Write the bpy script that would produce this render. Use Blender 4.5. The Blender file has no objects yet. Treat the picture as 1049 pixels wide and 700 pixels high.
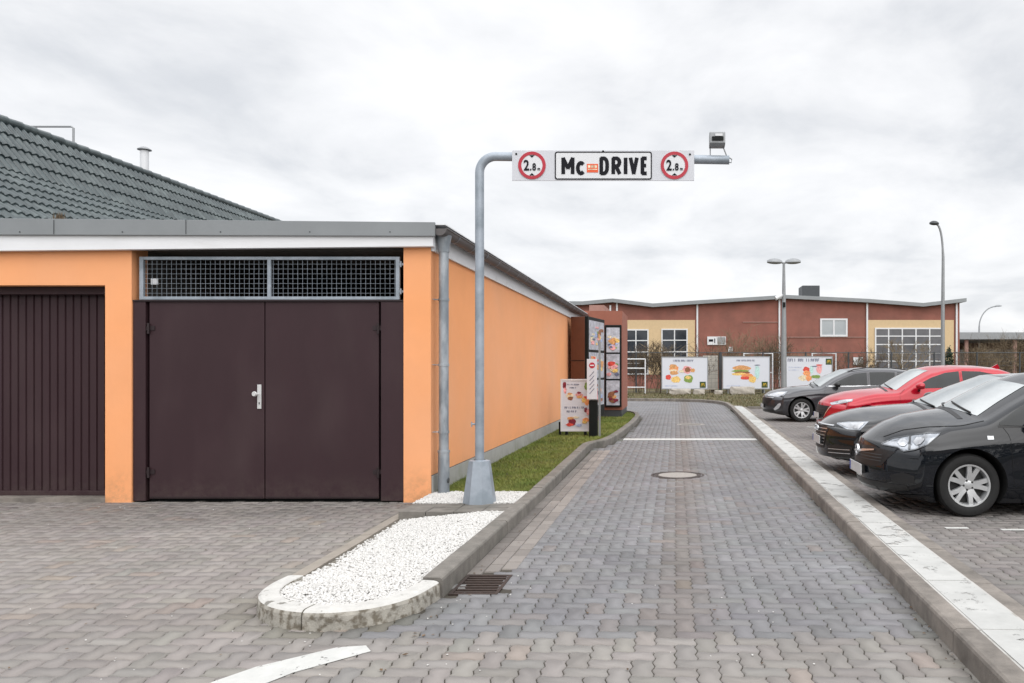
import bpy, bmesh, math, random
import numpy as np
from mathutils import Vector, Matrix
from mathutils.bvhtree import BVHTree

random.seed(7); rng = np.random.default_rng(7)
sc = bpy.context.scene
COL = sc.collection
PI = math.pi
CH = 1.52          # camera height
F = 816.0; PX, PY = 692.0, 378.0

def G(x, y, h=0.0):
    d = F * (CH - h) / (y - PY)
    return ((x - PX) * d / F, d)

# ------------------------------------------------------------ materials
def nd(nt, typ, **kw):
    n = nt.nodes.new(typ)
    for k, v in kw.items():
        setattr(n, k, v)
    return n

MATS = {}
def mat(name, col, rough=0.6, metal=0.0, var=0.12, vscale=6.0, bump=0.0, bscale=60.0, ior=1.45, coat=0.0,
        col2=None, c2scale=1.0, c2lo=0.5, c2hi=0.65, attr=None, stretch=None, flake=0.0, spec=0.5, emit=0.0, world=False, thr=None, tscale=14, dirt=None):
    if name in MATS: return MATS[name]
    m = bpy.data.materials.new(name); m.use_nodes = True
    nt = m.node_tree; nt.nodes.clear()
    out = nd(nt, 'ShaderNodeOutputMaterial'); p = nd(nt, 'ShaderNodeBsdfPrincipled')
    nt.links.new(p.outputs[0], out.inputs[0])
    p.inputs['Roughness'].default_value = rough
    p.inputs['Metallic'].default_value = metal
    p.inputs['IOR'].default_value = ior
    p.inputs['Coat Weight'].default_value = coat
    p.inputs['Coat Roughness'].default_value = 0.03
    p.inputs['Specular IOR Level'].default_value = spec
    tc = nd(nt, 'ShaderNodeTexCoord')
    if world:
        g = nd(nt, 'ShaderNodeNewGeometry'); vec = g.outputs['Position']
    else:
        vec = tc.outputs['Object']
    if stretch:
        mp = nd(nt, 'ShaderNodeMapping'); mp.inputs['Scale'].default_value = stretch
        nt.links.new(vec, mp.inputs[0]); vec2 = mp.outputs[0]
    else:
        vec2 = vec
    n1 = nd(nt, 'ShaderNodeTexNoise'); n1.inputs['Scale'].default_value = vscale; n1.inputs['Detail'].default_value = 6
    n1.inputs['Roughness'].default_value = 0.65
    nt.links.new(vec2, n1.inputs['Vector'])
    base = nd(nt, 'ShaderNodeRGB'); base.outputs[0].default_value = (*col, 1)
    cur = base.outputs[0]
    if attr:
        a = nd(nt, 'ShaderNodeAttribute'); a.attribute_name = attr
        cur = a.outputs['Color']
    if col2:
        n2 = nd(nt, 'ShaderNodeTexNoise'); n2.inputs['Scale'].default_value = c2scale; n2.inputs['Detail'].default_value = 5
        nt.links.new(vec2, n2.inputs['Vector'])
        mr = nd(nt, 'ShaderNodeMapRange'); mr.inputs['From Min'].default_value = c2lo; mr.inputs['From Max'].default_value = c2hi
        nt.links.new(n2.outputs['Fac'], mr.inputs['Value'])
        mx = nd(nt, 'ShaderNodeMix', data_type='RGBA')
        nt.links.new(mr.outputs[0], mx.inputs['Factor']); nt.links.new(cur, mx.inputs['A'])
        mx.inputs['B'].default_value = (*col2, 1)
        cur = mx.outputs['Result']
    if dirt:   # splashed dirt near the ground, broken up by noise
        gg = nd(nt, 'ShaderNodeNewGeometry'); sp_ = nd(nt, 'ShaderNodeSeparateXYZ'); nt.links.new(gg.outputs['Position'], sp_.inputs[0])
        hz = nd(nt, 'ShaderNodeMapRange'); hz.inputs['From Min'].default_value = 0.0; hz.inputs['From Max'].default_value = dirt[1]
        hz.inputs['To Min'].default_value = dirt[2] if len(dirt) > 2 else 0.75; hz.inputs['To Max'].default_value = 0.0; nt.links.new(sp_.outputs['Z'], hz.inputs['Value'])
        nz = nd(nt, 'ShaderNodeTexNoise'); nz.inputs['Scale'].default_value = 7; nz.inputs['Detail'].default_value = 8; nz.inputs['Roughness'].default_value = 0.75
        nt.links.new(gg.outputs['Position'], nz.inputs['Vector'])
        nr = nd(nt, 'ShaderNodeMapRange'); nr.inputs['From Min'].default_value = 0.4; nr.inputs['From Max'].default_value = 0.65; nt.links.new(nz.outputs['Fac'], nr.inputs['Value'])
        ml = nd(nt, 'ShaderNodeMath', operation='MULTIPLY'); nt.links.new(hz.outputs[0], ml.inputs[0]); nt.links.new(nr.outputs[0], ml.inputs[1])
        dm = nd(nt, 'ShaderNodeMix', data_type='RGBA'); nt.links.new(ml.outputs[0], dm.inputs['Factor']); nt.links.new(cur, dm.inputs['A'])
        dm.inputs['B'].default_value = (*dirt[0], 1); cur = dm.outputs['Result']
    mr = nd(nt, 'ShaderNodeMapRange'); mr.inputs['From Min'].default_value = 0.25; mr.inputs['From Max'].default_value = 0.75
    mr.inputs['To Min'].default_value = 1 - var; mr.inputs['To Max'].default_value = 1 + var
    nt.links.new(n1.outputs['Fac'], mr.inputs['Value'])
    ms = nd(nt, 'ShaderNodeVectorMath', operation='SCALE')
    nt.links.new(cur, ms.inputs[0]); nt.links.new(mr.outputs[0], ms.inputs['Scale'])
    nt.links.new(ms.outputs[0], p.inputs['Base Color'])
    if bump > 0:
        n3 = nd(nt, 'ShaderNodeTexNoise'); n3.inputs['Scale'].default_value = bscale; n3.inputs['Detail'].default_value = 4
        nt.links.new(vec2, n3.inputs['Vector'])
        b = nd(nt, 'ShaderNodeBump'); b.inputs['Strength'].default_value = 1.0; b.inputs['Distance'].default_value = bump
        nt.links.new(n3.outputs['Fac'], b.inputs['Height']); nt.links.new(b.outputs[0], p.inputs['Normal'])
    if thr is not None:   # worn paint: holes where noise is low
        n4 = nd(nt, 'ShaderNodeTexNoise'); n4.inputs['Scale'].default_value = tscale; n4.inputs['Detail'].default_value = 8
        n4.inputs['Roughness'].default_value = 0.75
        nt.links.new(vec, n4.inputs['Vector'])
        gt = nd(nt, 'ShaderNodeMapRange'); gt.inputs['From Min'].default_value = thr; gt.inputs['From Max'].default_value = thr + 0.04
        nt.links.new(n4.outputs['Fac'], gt.inputs['Value']); nt.links.new(gt.outputs[0], p.inputs['Alpha'])
    if emit > 0:
        nt.links.new(ms.outputs[0], p.inputs['Emission Color']); p.inputs['Emission Strength'].default_value = emit
    m['_p'] = 1
    MATS[name] = m
    return m

M = {}
M['orange'] = mat('orange_render', (0.88, 0.375, 0.155), 0.9, var=0.05, vscale=1.0, bump=0.002, bscale=240, col2=(0.80, 0.40, 0.22), c2scale=0.35, c2lo=0.35, c2hi=0.75, dirt=((0.34, 0.2, 0.1), 0.45))
M['orange_side'] = M['orange']
M['plinth'] = mat('plinth_render', (0.36, 0.36, 0.34), 0.9, var=0.12, vscale=4, bump=0.003, bscale=150, col2=(0.24, 0.25, 0.2), c2scale=2.0, c2lo=0.55, c2hi=0.75, dirt=((0.14, 0.14, 0.08), 0.25))
M['white_board'] = mat('white_board', (0.74, 0.75, 0.77), 0.6, var=0.05, vscale=3, col2=(0.6, 0.6, 0.6), c2scale=2, c2lo=0.6, c2hi=0.8, stretch=(0.6, 1, 3))
M['zinc'] = mat('zinc_flashing', (0.25, 0.265, 0.275), 0.55, metal=0.3, var=0.07, vscale=2)
M['galv'] = mat('galvanised_steel', (0.34, 0.38, 0.43), 0.5, metal=0.35, var=0.14, vscale=7, col2=(0.26, 0.3, 0.34), c2scale=4, c2lo=0.45, c2hi=0.6)
M['galv_pipe'] = mat('weathered_zinc', (0.26, 0.29, 0.32), 0.5, metal=0.45, var=0.25, vscale=10, col2=(0.38, 0.41, 0.44), c2scale=6, c2lo=0.5, c2hi=0.6, stretch=(1, 1, 0.4))
M['gutter'] = mat('gutter_dark_zinc', (0.13, 0.12, 0.12), 0.6, metal=0.2, var=0.2, vscale=3)
M['brown'] = mat('brown_steel_door', (0.038, 0.019, 0.023), 0.5, var=0.1, vscale=3, bump=0.0006, bscale=8, spec=0.35, col2=(0.048, 0.028, 0.031), c2scale=1.6, c2lo=0.5, c2hi=0.75, stretch=(1, 1, 0.35), dirt=((0.09, 0.07, 0.06), 0.35, 0.45))
M['brown_dark'] = mat('brown_groove', (0.02, 0.011, 0.013), 0.6)
M['steel_white'] = mat('silver_fitting', (0.72, 0.72, 0.72), 0.35, metal=0.4, var=0.03)
M['black'] = mat('black_metal', (0.007, 0.009, 0.009), 0.5, spec=0.2)
M['darkgrey'] = mat('dark_grey_metal', (0.05, 0.055, 0.06), 0.5)
M['inside'] = mat('garage_interior', (0.12, 0.11, 0.1), 0.9)
M['flatroof'] = mat('roofing_felt', (0.11, 0.115, 0.12), 0.9, var=0.2)
M['tile'] = mat('glazed_roof_tile', (0.04, 0.056, 0.06), 0.25, var=0.3, vscale=5, spec=0.55, col2=(0.075, 0.095, 0.097), c2scale=2.5, c2lo=0.45, c2hi=0.7)
M['kerb'] = mat('kerb_concrete', (0.215, 0.192, 0.17), 0.9, var=0.34, vscale=7, bump=0.003, bscale=120, col2=(0.15, 0.135, 0.12), c2scale=2.6, c2lo=0.46, c2hi=0.66, world=True)
M['kerb_grey'] = mat('kerb_concrete_grey', (0.175, 0.162, 0.145), 0.9, var=0.32, vscale=7, bump=0.003, bscale=120, col2=(0.12, 0.115, 0.1), c2scale=1.6, c2lo=0.5, c2hi=0.7, world=True)
M['kerb_white'] = mat('kerb_white_paint', (0.50, 0.49, 0.465), 0.8, var=0.14, vscale=14, bump=0.003, bscale=110, col2=(0.2, 0.19, 0.17), c2scale=11, c2lo=0.63, c2hi=0.66, world=True)
M['kerb_dirty'] = mat('kerb_dirty_white', (0.36, 0.34, 0.30), 0.9, var=0.3, vscale=10, bump=0.004, bscale=90, col2=(0.16, 0.14, 0.11), c2scale=24, c2lo=0.46, c2hi=0.62, world=True)
M['strip'] = mat('pale_concrete_slab', (0.43, 0.42, 0.40), 0.85, var=0.1, vscale=5, bump=0.002, bscale=80, col2=(0.30, 0.28, 0.25), c2scale=3.5, c2lo=0.6, c2hi=0.68, world=True)
M['slab_white'] = mat('white_paint_strip', (0.42, 0.42, 0.405), 0.75, var=0.14, vscale=5, world=True, thr=0.40, tscale=3.5)
M['paver'] = mat('concrete_paver', (1, 1, 1), 0.88, var=0.16, vscale=0.9, bump=0.0012, bscale=260, attr='pcol', world=True)
M['joint'] = mat('joint_sand', (0.055, 0.048, 0.038), 0.95, var=0.3, vscale=3, col2=(0.045, 0.055, 0.02), c2scale=1.1, c2lo=0.55, c2hi=0.7, world=True)
M['gravel'] = mat('white_pebble', (0.57, 0.56, 0.54), 0.8, var=0.3, vscale=45)
M['gravelbase'] = mat('gravel_bed', (0.16, 0.145, 0.12), 0.95, var=0.3, vscale=30)
M['soil'] = mat('soil', (0.06, 0.055, 0.03), 0.95, var=0.4, vscale=8, bump=0.01, bscale=30)
M['grass'] = mat('grass_blade', (0.07, 0.1, 0.02), 0.7, attr='pcol', var=0.25, vscale=1.5)
M['drygrass'] = mat('dry_verge', (0.12, 0.095, 0.05), 0.95, var=0.4, vscale=1.5, bump=0.03, bscale=12, col2=(0.07, 0.075, 0.03), c2scale=0.8, c2lo=0.45, c2hi=0.6)
M['ground'] = mat('far_ground', (0.10, 0.10, 0.085), 0.95, var=0.3, vscale=0.3)
M['paint'] = mat('road_paint', (0.50, 0.50, 0.48), 0.7, var=0.12, vscale=10, thr=0.36)
M['iron'] = mat('cast_iron', (0.05, 0.035, 0.03), 0.6, metal=0.4, var=0.3, vscale=20)
M['lid'] = mat('concrete_lid', (0.3, 0.28, 0.26), 0.9, var=0.2, vscale=20)
M['signwhite'] = mat('sign_face', (0.57, 0.58, 0.62), 0.45, var=0.03)
M['signplate'] = mat('sign_plate', (0.66, 0.67, 0.69), 0.4, var=0.02)
M['signred'] = mat('sign_red', (0.42, 0.02, 0.04), 0.4)
M['signblack'] = mat('sign_black', (0.008, 0.008, 0.012), 0.6, spec=0.2)
M['orangered'] = mat('orange_red', (0.7, 0.1, 0.03), 0.5)
M['terracotta'] = mat('terracotta_render', (0.29, 0.11, 0.075), 0.9, var=0.1, vscale=2)
M['pinkwall'] = mat('pinkish_render', (0.33, 0.2, 0.17), 0.9)
M['brownpanel'] = mat('brown_panel', (0.095, 0.028, 0.012), 0.5)
M['brickred'] = mat('red_brick', (0.265, 0.105, 0.08), 0.85, var=0.15, vscale=1.2, col2=(0.21, 0.09, 0.07), c2scale=0.7, c2lo=0.4, c2hi=0.7)
M['yellow'] = mat('cream_render', (0.60, 0.45, 0.27), 0.85, var=0.06)
M['glassfar'] = mat('window_glass', (0.03, 0.035, 0.045), 0.06, var=0.5, vscale=0.8, ior=1.6)
M['glasspale'] = mat('pale_window_glass', (0.35, 0.38, 0.4), 0.1, var=0.1, vscale=1)
M['gdoor'] = mat('door_pane', (0.11, 0.11, 0.12), 0.15, var=0.35, vscale=0.7)
M['bark'] = mat('twig_bark', (0.10, 0.072, 0.045), 0.9, var=0.3)
M['bark2'] = mat('twig_bark_pale', (0.17, 0.13, 0.08), 0.9, var=0.3)
M['stone'] = mat('pale_stone', (0.36, 0.33, 0.29), 0.9, var=0.3, vscale=4, bump=0.02, bscale=10)
M['lampgrey'] = mat('lamp_grey', (0.27, 0.28, 0.29), 0.5, metal=0.3)
M['lens'] = mat('lamp_lens', (0.6, 0.6, 0.6), 0.2)
M['menu_paper'] = mat('menu_print_ground', (0.42, 0.43, 0.48), 0.3, var=0.5, vscale=9)
M['poster'] = mat('poster_paper', (0.62, 0.64, 0.70), 0.35, var=0.02)
for k, c in dict(p_orange=(0.75, 0.3, 0.12), p_red=(0.62, 0.07, 0.05), p_yellow=(0.75, 0.5, 0.16), p_green=(0.2, 0.3, 0.07), p_brown=(0.25, 0.1, 0.05),
                 p_bun=(0.6, 0.3, 0.12), p_ink=(0.12, 0.13, 0.2), p_pink=(0.75, 0.35, 0.35), p_darkgreen=(0.03, 0.06, 0.02), p_mint=(0.45, 0.65, 0.62),
                 p_gold=(0.75, 0.5, 0.05), p_wine=(0.2, 0.02, 0.04), p_cream=(0.7, 0.6, 0.42), p_blue=(0.35, 0.42, 0.62)).items():
    M[k] = mat('print_' + k[2:], c, 0.4, var=0.65, vscale=22)
# car
M['c_black'] = mat('paint_blue_black', (0.0025, 0.004, 0.007), 0.28, metal=0.0, var=0.05, coat=1.0, spec=0.08)
M['c_dark'] = mat('paint_dark_grey', (0.006, 0.0065, 0.008), 0.28, metal=0.3, var=0.05, coat=1.0, spec=0.08)
M['c_red'] = mat('paint_red', (0.40, 0.006, 0.02), 0.28, metal=0.15, var=0.05, coat=1.0, spec=0.08)
M['c_grey'] = mat('paint_graphite', (0.05, 0.05, 0.056), 0.3, metal=0.5, var=0.05, coat=1.0, spec=0.08)
M['liner'] = mat('wheel_arch_liner', (0.006, 0.006, 0.006), 0.9)
M['trim'] = mat('black_plastic', (0.012, 0.012, 0.013), 0.45)
M['seam'] = mat('panel_gap', (0.003, 0.003, 0.003), 0.9)
M['cglass'] = mat('car_glass', (0.010, 0.013, 0.015), 0.01, var=0.6, vscale=2.5, ior=1.45, spec=0.5)
M['screen'] = mat('windscreen_glass_glare', (0.24, 0.265, 0.27), 0.03, var=0.15, ior=2.4, spec=0.8)  # pale base colour paints in the milky sky glare on the glass
M['tyre'] = mat('tyre_rubber', (0.013, 0.013, 0.013), 0.8, var=0.2, vscale=30)
M['alloy'] = mat('alloy_rim', (0.55, 0.56, 0.57), 0.35, metal=0.6, var=0.05)
M['disc'] = mat('brake_disc', (0.03, 0.03, 0.03), 0.6)
M['chrome'] = mat('chrome', (0.6, 0.61, 0.63), 0.25, metal=0.8)
M['hlight'] = mat('headlight_glass', (0.30, 0.32, 0.35), 0.06, metal=0.5, var=0.5, vscale=16, coat=1.0)
M['hdark'] = mat('headlight_bezel', (0.05, 0.055, 0.06), 0.2, coat=1.0)
M['hwhite'] = mat('headlight_lens', (0.55, 0.57, 0.6), 0.08, metal=0.3, coat=1.0, var=0.3, vscale=20)
M['tail'] = mat('tail_light', (0.3, 0.01, 0.01), 0.15, coat=1.0)
M['plate'] = mat('plate_white', (0.5, 0.5, 0.5), 0.5, var=0.15, vscale=30)
M['plateblue'] = mat('plate_blue', (0.02, 0.06, 0.35), 0.5)

# ------------------------------------------------------------ object helpers
def base_of(p):
    v = Vector((0, 0, 0))
    while p is not None:
        v += p.location; p = p.parent
    return v

def tag(o, label=None, cat=None, group=None, kind=None):
    if label: o['label'] = label
    if cat: o['category'] = cat
    if group: o['group'] = group
    if kind: o['kind'] = kind
    return o

def thing(name, loc, label, cat, group=None):
    o = bpy.data.objects.new(name, None); COL.objects.link(o)
    o.location = loc; o.empty_display_size = 0.1
    return tag(o, label, cat, group)

def link(me, name, mats, parent=None, smooth=False, world=True):
    o = bpy.data.objects.new(name, me); COL.objects.link(o)
    if not isinstance(mats, (list, tuple)): mats = [mats]
    if len(me.materials) == 0:
        for m in mats: me.materials.append(m)
    if parent is not None:
        if world:
            b = base_of(parent)
            me.transform(Matrix.Translation(-b))
        o.parent = parent
    if smooth:
        me.polygons.foreach_set('use_smooth', [True] * len(me.polygons))
        me.set_sharp_from_angle(angle=math.radians(38))
    return o

class MB:
    def __init__(s): s.v = []; s.f = []; s.m = []; s.mi = 0
    def add(s, vs, fs):
        n = len(s.v); s.v += [tuple(v) for v in vs]; s.f += [tuple(i + n for i in f) for f in fs]; s.m += [s.mi] * len(fs)
        return s
    def mat(s, i): s.mi = i; return s
    def box(s, x0, x1, y0, y1, z0, z1):
        return s.add([(x0, y0, z0), (x1, y0, z0), (x1, y1, z0), (x0, y1, z0), (x0, y0, z1), (x1, y0, z1), (x1, y1, z1), (x0, y1, z1)],
                     [(0, 3, 2, 1), (4, 5, 6, 7), (0, 1, 5, 4), (1, 2, 6, 5), (2, 3, 7, 6), (3, 0, 4, 7)])
    def tube(s, pts, r, n=8, cap=True):
        pts = [Vector(p) for p in pts]
        rs = r if isinstance(r, (list, tuple)) else [r] * len(pts)
        rings = []; up = None
        for i, p in enumerate(pts):
            a = pts[max(i - 1, 0)]; b = pts[min(i + 1, len(pts) - 1)]
            t = (b - a).normalized()
            if up is None:
                up = Vector((0, 0, 1)) if abs(t.z) < 0.9 else Vector((1, 0, 0))
            u = (up - t * up.dot(t)).normalized(); w = t.cross(u); up = u
            rings.append([p + (u * math.cos(2 * PI * k / n) + w * math.sin(2 * PI * k / n)) * rs[i] for k in range(n)])
        vs = [v for r_ in rings for v in r_]; fs = []
        for i in range(len(pts) - 1):
            for k in range(n):
                fs.append((i * n + k, i * n + (k + 1) % n, (i + 1) * n + (k + 1) % n, (i + 1) * n + k))
        if cap:
            fs.append(tuple(reversed(range(n)))); fs.append(tuple(range((len(pts) - 1) * n, len(pts) * n)))
        return s.add(vs, fs)
    def prism(s, poly, a, b, axis='z'):
        # poly of 2D points extruded along axis from a to b
        n = len(poly)
        def P(p, t):
            if axis == 'z': return (p[0], p[1], t)
            if axis == 'y': return (p[0], t, p[1])
            return (t, p[0], p[1])
        vs = [P(p, a) for p in poly] + [P(p, b) for p in poly]
        fs = [(i, (i + 1) % n, n + (i + 1) % n, n + i) for i in range(n)]
        fs += [tuple(reversed(range(n))), tuple(range(n, 2 * n))]
        return s.add(vs, fs)
    def lathe(s, prof, c, axis='z', n=24, closed=False):
        vs = []; fs = []
        for r, h in prof:
            for k in range(n):
                a = 2 * PI * k / n
                if axis == 'z': vs.append((c[0] + r * math.cos(a), c[1] + r * math.sin(a), c[2] + h))
                elif axis == 'y': vs.append((c[0] + r * math.cos(a), c[1] + h, c[2] + r * math.sin(a)))
                else: vs.append((c[0] + h, c[1] + r * math.cos(a), c[2] + r * math.sin(a)))
        m = len(prof)
        for i in range(m - 1 + (1 if closed else 0)):
            for k in range(n):
                j = (i + 1) % m
                fs.append((i * n + k, i * n + (k + 1) % n, j * n + (k + 1) % n, j * n + k))
        if not closed:
            if prof[0][0] > 1e-5: fs.append(tuple(reversed(range(n))))
            if prof[-1][0] > 1e-5: fs.append(tuple(range((m - 1) * n, m * n)))
        return s.add(vs, fs)
    def build(s, name, mats, parent=None, smooth=False, bevel=0, fixn=True, world=True):
        me = bpy.data.meshes.new(name); me.from_pydata(s.v, [], s.f)
        if len(set(s.m)) > 1 or s.mi:
            me.polygons.foreach_set('material_index', s.m)
        if fixn or bevel:
            bm = bmesh.new(); bm.from_mesh(me)
            if bevel:
                bmesh.ops.bevel(bm, geom=[e for e in bm.edges if len(e.link_faces) == 2 and e.calc_face_angle(0) > 0.6], offset=bevel, segments=2, affect='EDGES', profile=0.6, clamp_overlap=True)
            bmesh.ops.recalc_face_normals(bm, faces=bm.faces)
            bm.to_mesh(me); bm.free()
        return link(me, name, mats, parent, smooth, world)

def np_mesh(name, verts, faces_flat, counts, mats, parent=None, cols=None, smooth=False):
    me = bpy.data.meshes.new(name)
    nv = len(verts); nl = len(faces_flat); nf = len(counts)
    me.vertices.add(nv); me.vertices.foreach_set('co', np.asarray(verts, dtype=np.float32).ravel())
    me.loops.add(nl); me.loops.foreach_set('vertex_index', np.asarray(faces_flat, dtype=np.int32))
    me.polygons.add(nf)
    st = np.concatenate([[0], np.cumsum(counts)[:-1]]).astype(np.int32)
    me.polygons.foreach_set('loop_start', st)
    me.polygons.foreach_set('loop_total', np.asarray(counts, dtype=np.int32))
    me.update(calc_edges=True); me.validate()
    if cols is not None:
        a = me.attributes.new('pcol', 'FLOAT_COLOR', 'FACE')
        c4 = np.ones((nf, 4), dtype=np.float32); c4[:, :3] = cols
        a.data.foreach_set('color', c4.ravel())
    o = link(me, name, mats, parent)
    if smooth: me.polygons.foreach_set('use_smooth', [True] * nf)
    return o

def copy_tree(o, parent=None):
    c = o.copy(); COL.objects.link(c); c.parent = parent
    for ch in [x for x in COL.objects if x.parent == o]:
        copy_tree(ch, c)
    return c

def text_mesh(name, txt, x, y, z, size, mats, parent, sx=1.0, bold=0.0, ext=0.002):
    """text standing in the XZ plane facing -Y, left-bottom at x,z"""
    cu = bpy.data.curves.new(name, 'FONT'); cu.body = txt; cu.size = size; cu.offset = bold; cu.extrude = ext; cu.resolution_u = 4
    o = bpy.data.objects.new('tmp', cu); COL.objects.link(o)
    bpy.context.view_layer.update()
    me = bpy.data.meshes.new_from_object(o)
    bpy.data.objects.remove(o); bpy.data.curves.remove(cu)
    me.transform(Matrix.Translation((x, y, z)) @ Matrix.Rotation(PI / 2, 4, 'X') @ Matrix.Diagonal((sx, 1, 1, 1)))
    me.name = name; me.materials.clear()
    return link(me, name, mats, parent)

def in_poly(P, poly):
    x, y = P[:, 0], P[:, 1]; ins = np.zeros(len(P), bool)
    n = len(poly)
    for i in range(n):
        x0, y0 = poly[i]; x1, y1 = poly[(i + 1) % n]
        c = ((y0 > y) != (y1 > y)) & (x < (x1 - x0) * (y - y0) / ((y1 - y0) or 1e-9) + x0)
        ins ^= c
    return ins

def offset_path(path, o):
    """path shifted to its right-hand side by o (mitred)"""
    pts = [Vector(p[:2]) for p in path]; res = []
    for i, p in enumerate(pts):
        ns = []
        if i > 0:
            d = (p - pts[i - 1]).normalized(); ns.append(Vector((d.y, -d.x)))
        if i < len(pts) - 1:
            d = (pts[i + 1] - p).normalized(); ns.append(Vector((d.y, -d.x)))
        n = sum(ns, Vector((0, 0))).normalized(); k = 1 / max(0.4, n.dot(ns[0]))
        res.append((p.x + n.x * o * k, p.y + n.y * o * k))
    return res

def resample(path, step):
    P = [Vector(p[:2]) for p in path]; out = [P[0]]
    seg = 0; pos = P[0]; left = step
    pts = [tuple(P[0])]
    for a, b in zip(P[:-1], P[1:]):
        L = (b - a).length; t = 0
        n = max(1, round(L / step))
        for k in range(1, n + 1):
            pts.append(tuple(a.lerp(b, k / n)))
    return pts

def smooth_path(path, it=2):
    P = [tuple(p) for p in path]
    for _ in range(it):
        Q = [P[0]]
        for a, b in zip(P[:-1], P[1:]):
            Q.append((a[0] * .75 + b[0] * .25, a[1] * .75 + b[1] * .25)); Q.append((a[0] * .25 + b[0] * .75, a[1] * .25 + b[1] * .75))
        Q.append(P[-1]); P = Q
    return P

def sweep_stones(mb, path, prof, stone=1.0, gap=0.006, jit=0.003, z=0.0, step=0.25):
    """kerb stones: profile (offset to the right, z), cut each 'stone' metres"""
    P = [Vector(p) for p in path]
    # arc length
    s = [0.0]
    for a, b in zip(P[:-1], P[1:]): s.append(s[-1] + (b - a).length)
    tot = s[-1]
    def at(t):
        t = min(max(t, 0), tot)
        for i in range(len(P) - 1):
            if t <= s[i + 1] + 1e-9:
                k = (t - s[i]) / max(1e-9, s[i + 1] - s[i]); return P[i].lerp(P[i + 1], k)
        return P[-1]
    def nrm(t):
        d = (at(t + 0.06) - at(t - 0.06)).normalized(); return Vector((d.y, -d.x))
    n = max(1, round(tot / stone)); L = tot / n
    for i in range(n):
        t0, t1 = i * L + gap / 2, (i + 1) * L - gap / 2
        m = max(1, int(math.ceil((t1 - t0) / step))); jz = random.uniform(-jit, jit); jo = random.uniform(-jit, jit)
        vs = []; k = len(prof)
        for q in range(m + 1):
            t = t0 + (t1 - t0) * q / m; p = at(t); nn = nrm(t)
            for o, h in prof:
                vs.append((p.x + nn.x * (o + jo), p.y + nn.y * (o + jo), h + z + (jz if h > 0.02 else 0)))
        fs = []
        for q in range(m):
            for e in range(k):
                e2 = (e + 1) % k
                fs.append((q * k + e, q * k + e2, (q + 1) * k + e2, (q + 1) * k + e))
        fs.append(tuple(range(k))); fs.append(tuple(reversed(range(m * k, (m + 1) * k))))
        mb.add(vs, fs)

# ------------------------------------------------------------ camera, world, light
cam = bpy.data.cameras.new('camera'); co = bpy.data.objects.new('camera', cam); COL.objects.link(co)
co.location = (0, 0, CH); co.rotation_euler = (PI / 2, 0, 0)
cam.sensor_width = 36; cam.lens = F / 1049 * 36
cam.shift_x = (524.5 - PX) / 1049; cam.shift_y = (PY - 350) / 1049
cam.clip_start = 0.05; cam.clip_end = 3000
sc.camera = co

w = bpy.data.worlds.new("World"); sc.world = w; w.use_nodes = True
nt = w.node_tree; nt.nodes.clear()
wo = nd(nt, 'ShaderNodeOutputWorld'); bg = nd(nt, 'ShaderNodeBackground'); nt.links.new(bg.outputs[0], wo.inputs[0])
bg.inputs['Strength'].default_value = 0.1
sky = nd(nt, 'ShaderNodeTexSky', sky_type='NISHITA'); sky.sun_disc = False
SE, SR = math.radians(38), math.radians(158)
sky.sun_elevation = SE; sky.sun_rotation = SR
tc = nd(nt, 'ShaderNodeTexCoord'); sep = nd(nt, 'ShaderNodeSeparateXYZ'); nt.links.new(tc.outputs['Generated'], sep.inputs[0])
ad = nd(nt, 'ShaderNodeMath', operation='ADD'); nt.links.new(sep.outputs['Z'], ad.inputs[0]); ad.inputs[1].default_value = 0.22
mxx = nd(nt, 'ShaderNodeMath', operation='MAXIMUM'); nt.links.new(ad.outputs[0], mxx.inputs[0]); mxx.inputs[1].default_value = 0.05
dv = nd(nt, 'ShaderNodeVectorMath', operation='DIVIDE'); cmb = nd(nt, 'ShaderNodeCombineXYZ')
for i in range(3): nt.links.new(mxx.outputs[0], cmb.inputs[i])
nt.links.new(tc.outputs['Generated'], dv.inputs[0]); nt.links.new(cmb.outputs[0], dv.inputs[1])
mp = nd(nt, 'ShaderNodeMapping'); mp.inputs['Location'].default_value = (3.1, 1.7, 0); mp.inputs['Scale'].default_value = (1.0, 0.9, 0.3)
nt.links.new(dv.outputs[0], mp.inputs[0])
na = nd(nt, 'ShaderNodeTexNoise'); na.inputs['Scale'].default_value = 2.1; na.inputs['Detail'].default_value = 9; na.inputs['Roughness'].default_value = 0.55
na.inputs['Distortion'].default_value = 0.25
nt.links.new(mp.outputs[0], na.inputs['Vector'])
cr = nd(nt, 'ShaderNodeValToRGB'); nt.links.new(na.outputs['Fac'], cr.inputs[0])
e = cr.color_ramp.elements; e[0].position = 0.33; e[0].color = (0.55, 0.565, 0.592, 1); e[1].position = 0.62; e[1].color = (0.765, 0.767, 0.778, 1)
m1 = e.new(0.47); m1.color = (0.675, 0.682, 0.698, 1)
zr = nd(nt, 'ShaderNodeMapRange', interpolation_type='SMOOTHSTEP'); nt.links.new(sep.outputs['Z'], zr.inputs['Value'])
zr.inputs['From Min'].default_value = 0.36; zr.inputs['From Max'].default_value = 1.0; zr.inputs['To Min'].default_value = 10.0; zr.inputs['To Max'].default_value = 25.0
sc1 = nd(nt, 'ShaderNodeVectorMath', operation='SCALE'); nt.links.new(cr.outputs[0], sc1.inputs[0]); nt.links.new(zr.outputs[0], sc1.inputs['Scale'])
mxs = nd(nt, 'ShaderNodeMix', data_type='RGBA'); mxs.inputs['Factor'].default_value = 0.95
nt.links.new(sky.outputs[0], mxs.inputs['A']); nt.links.new(sc1.outputs[0], mxs.inputs['B'])
nt.links.new(mxs.outputs['Result'], bg.inputs['Color'])

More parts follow.
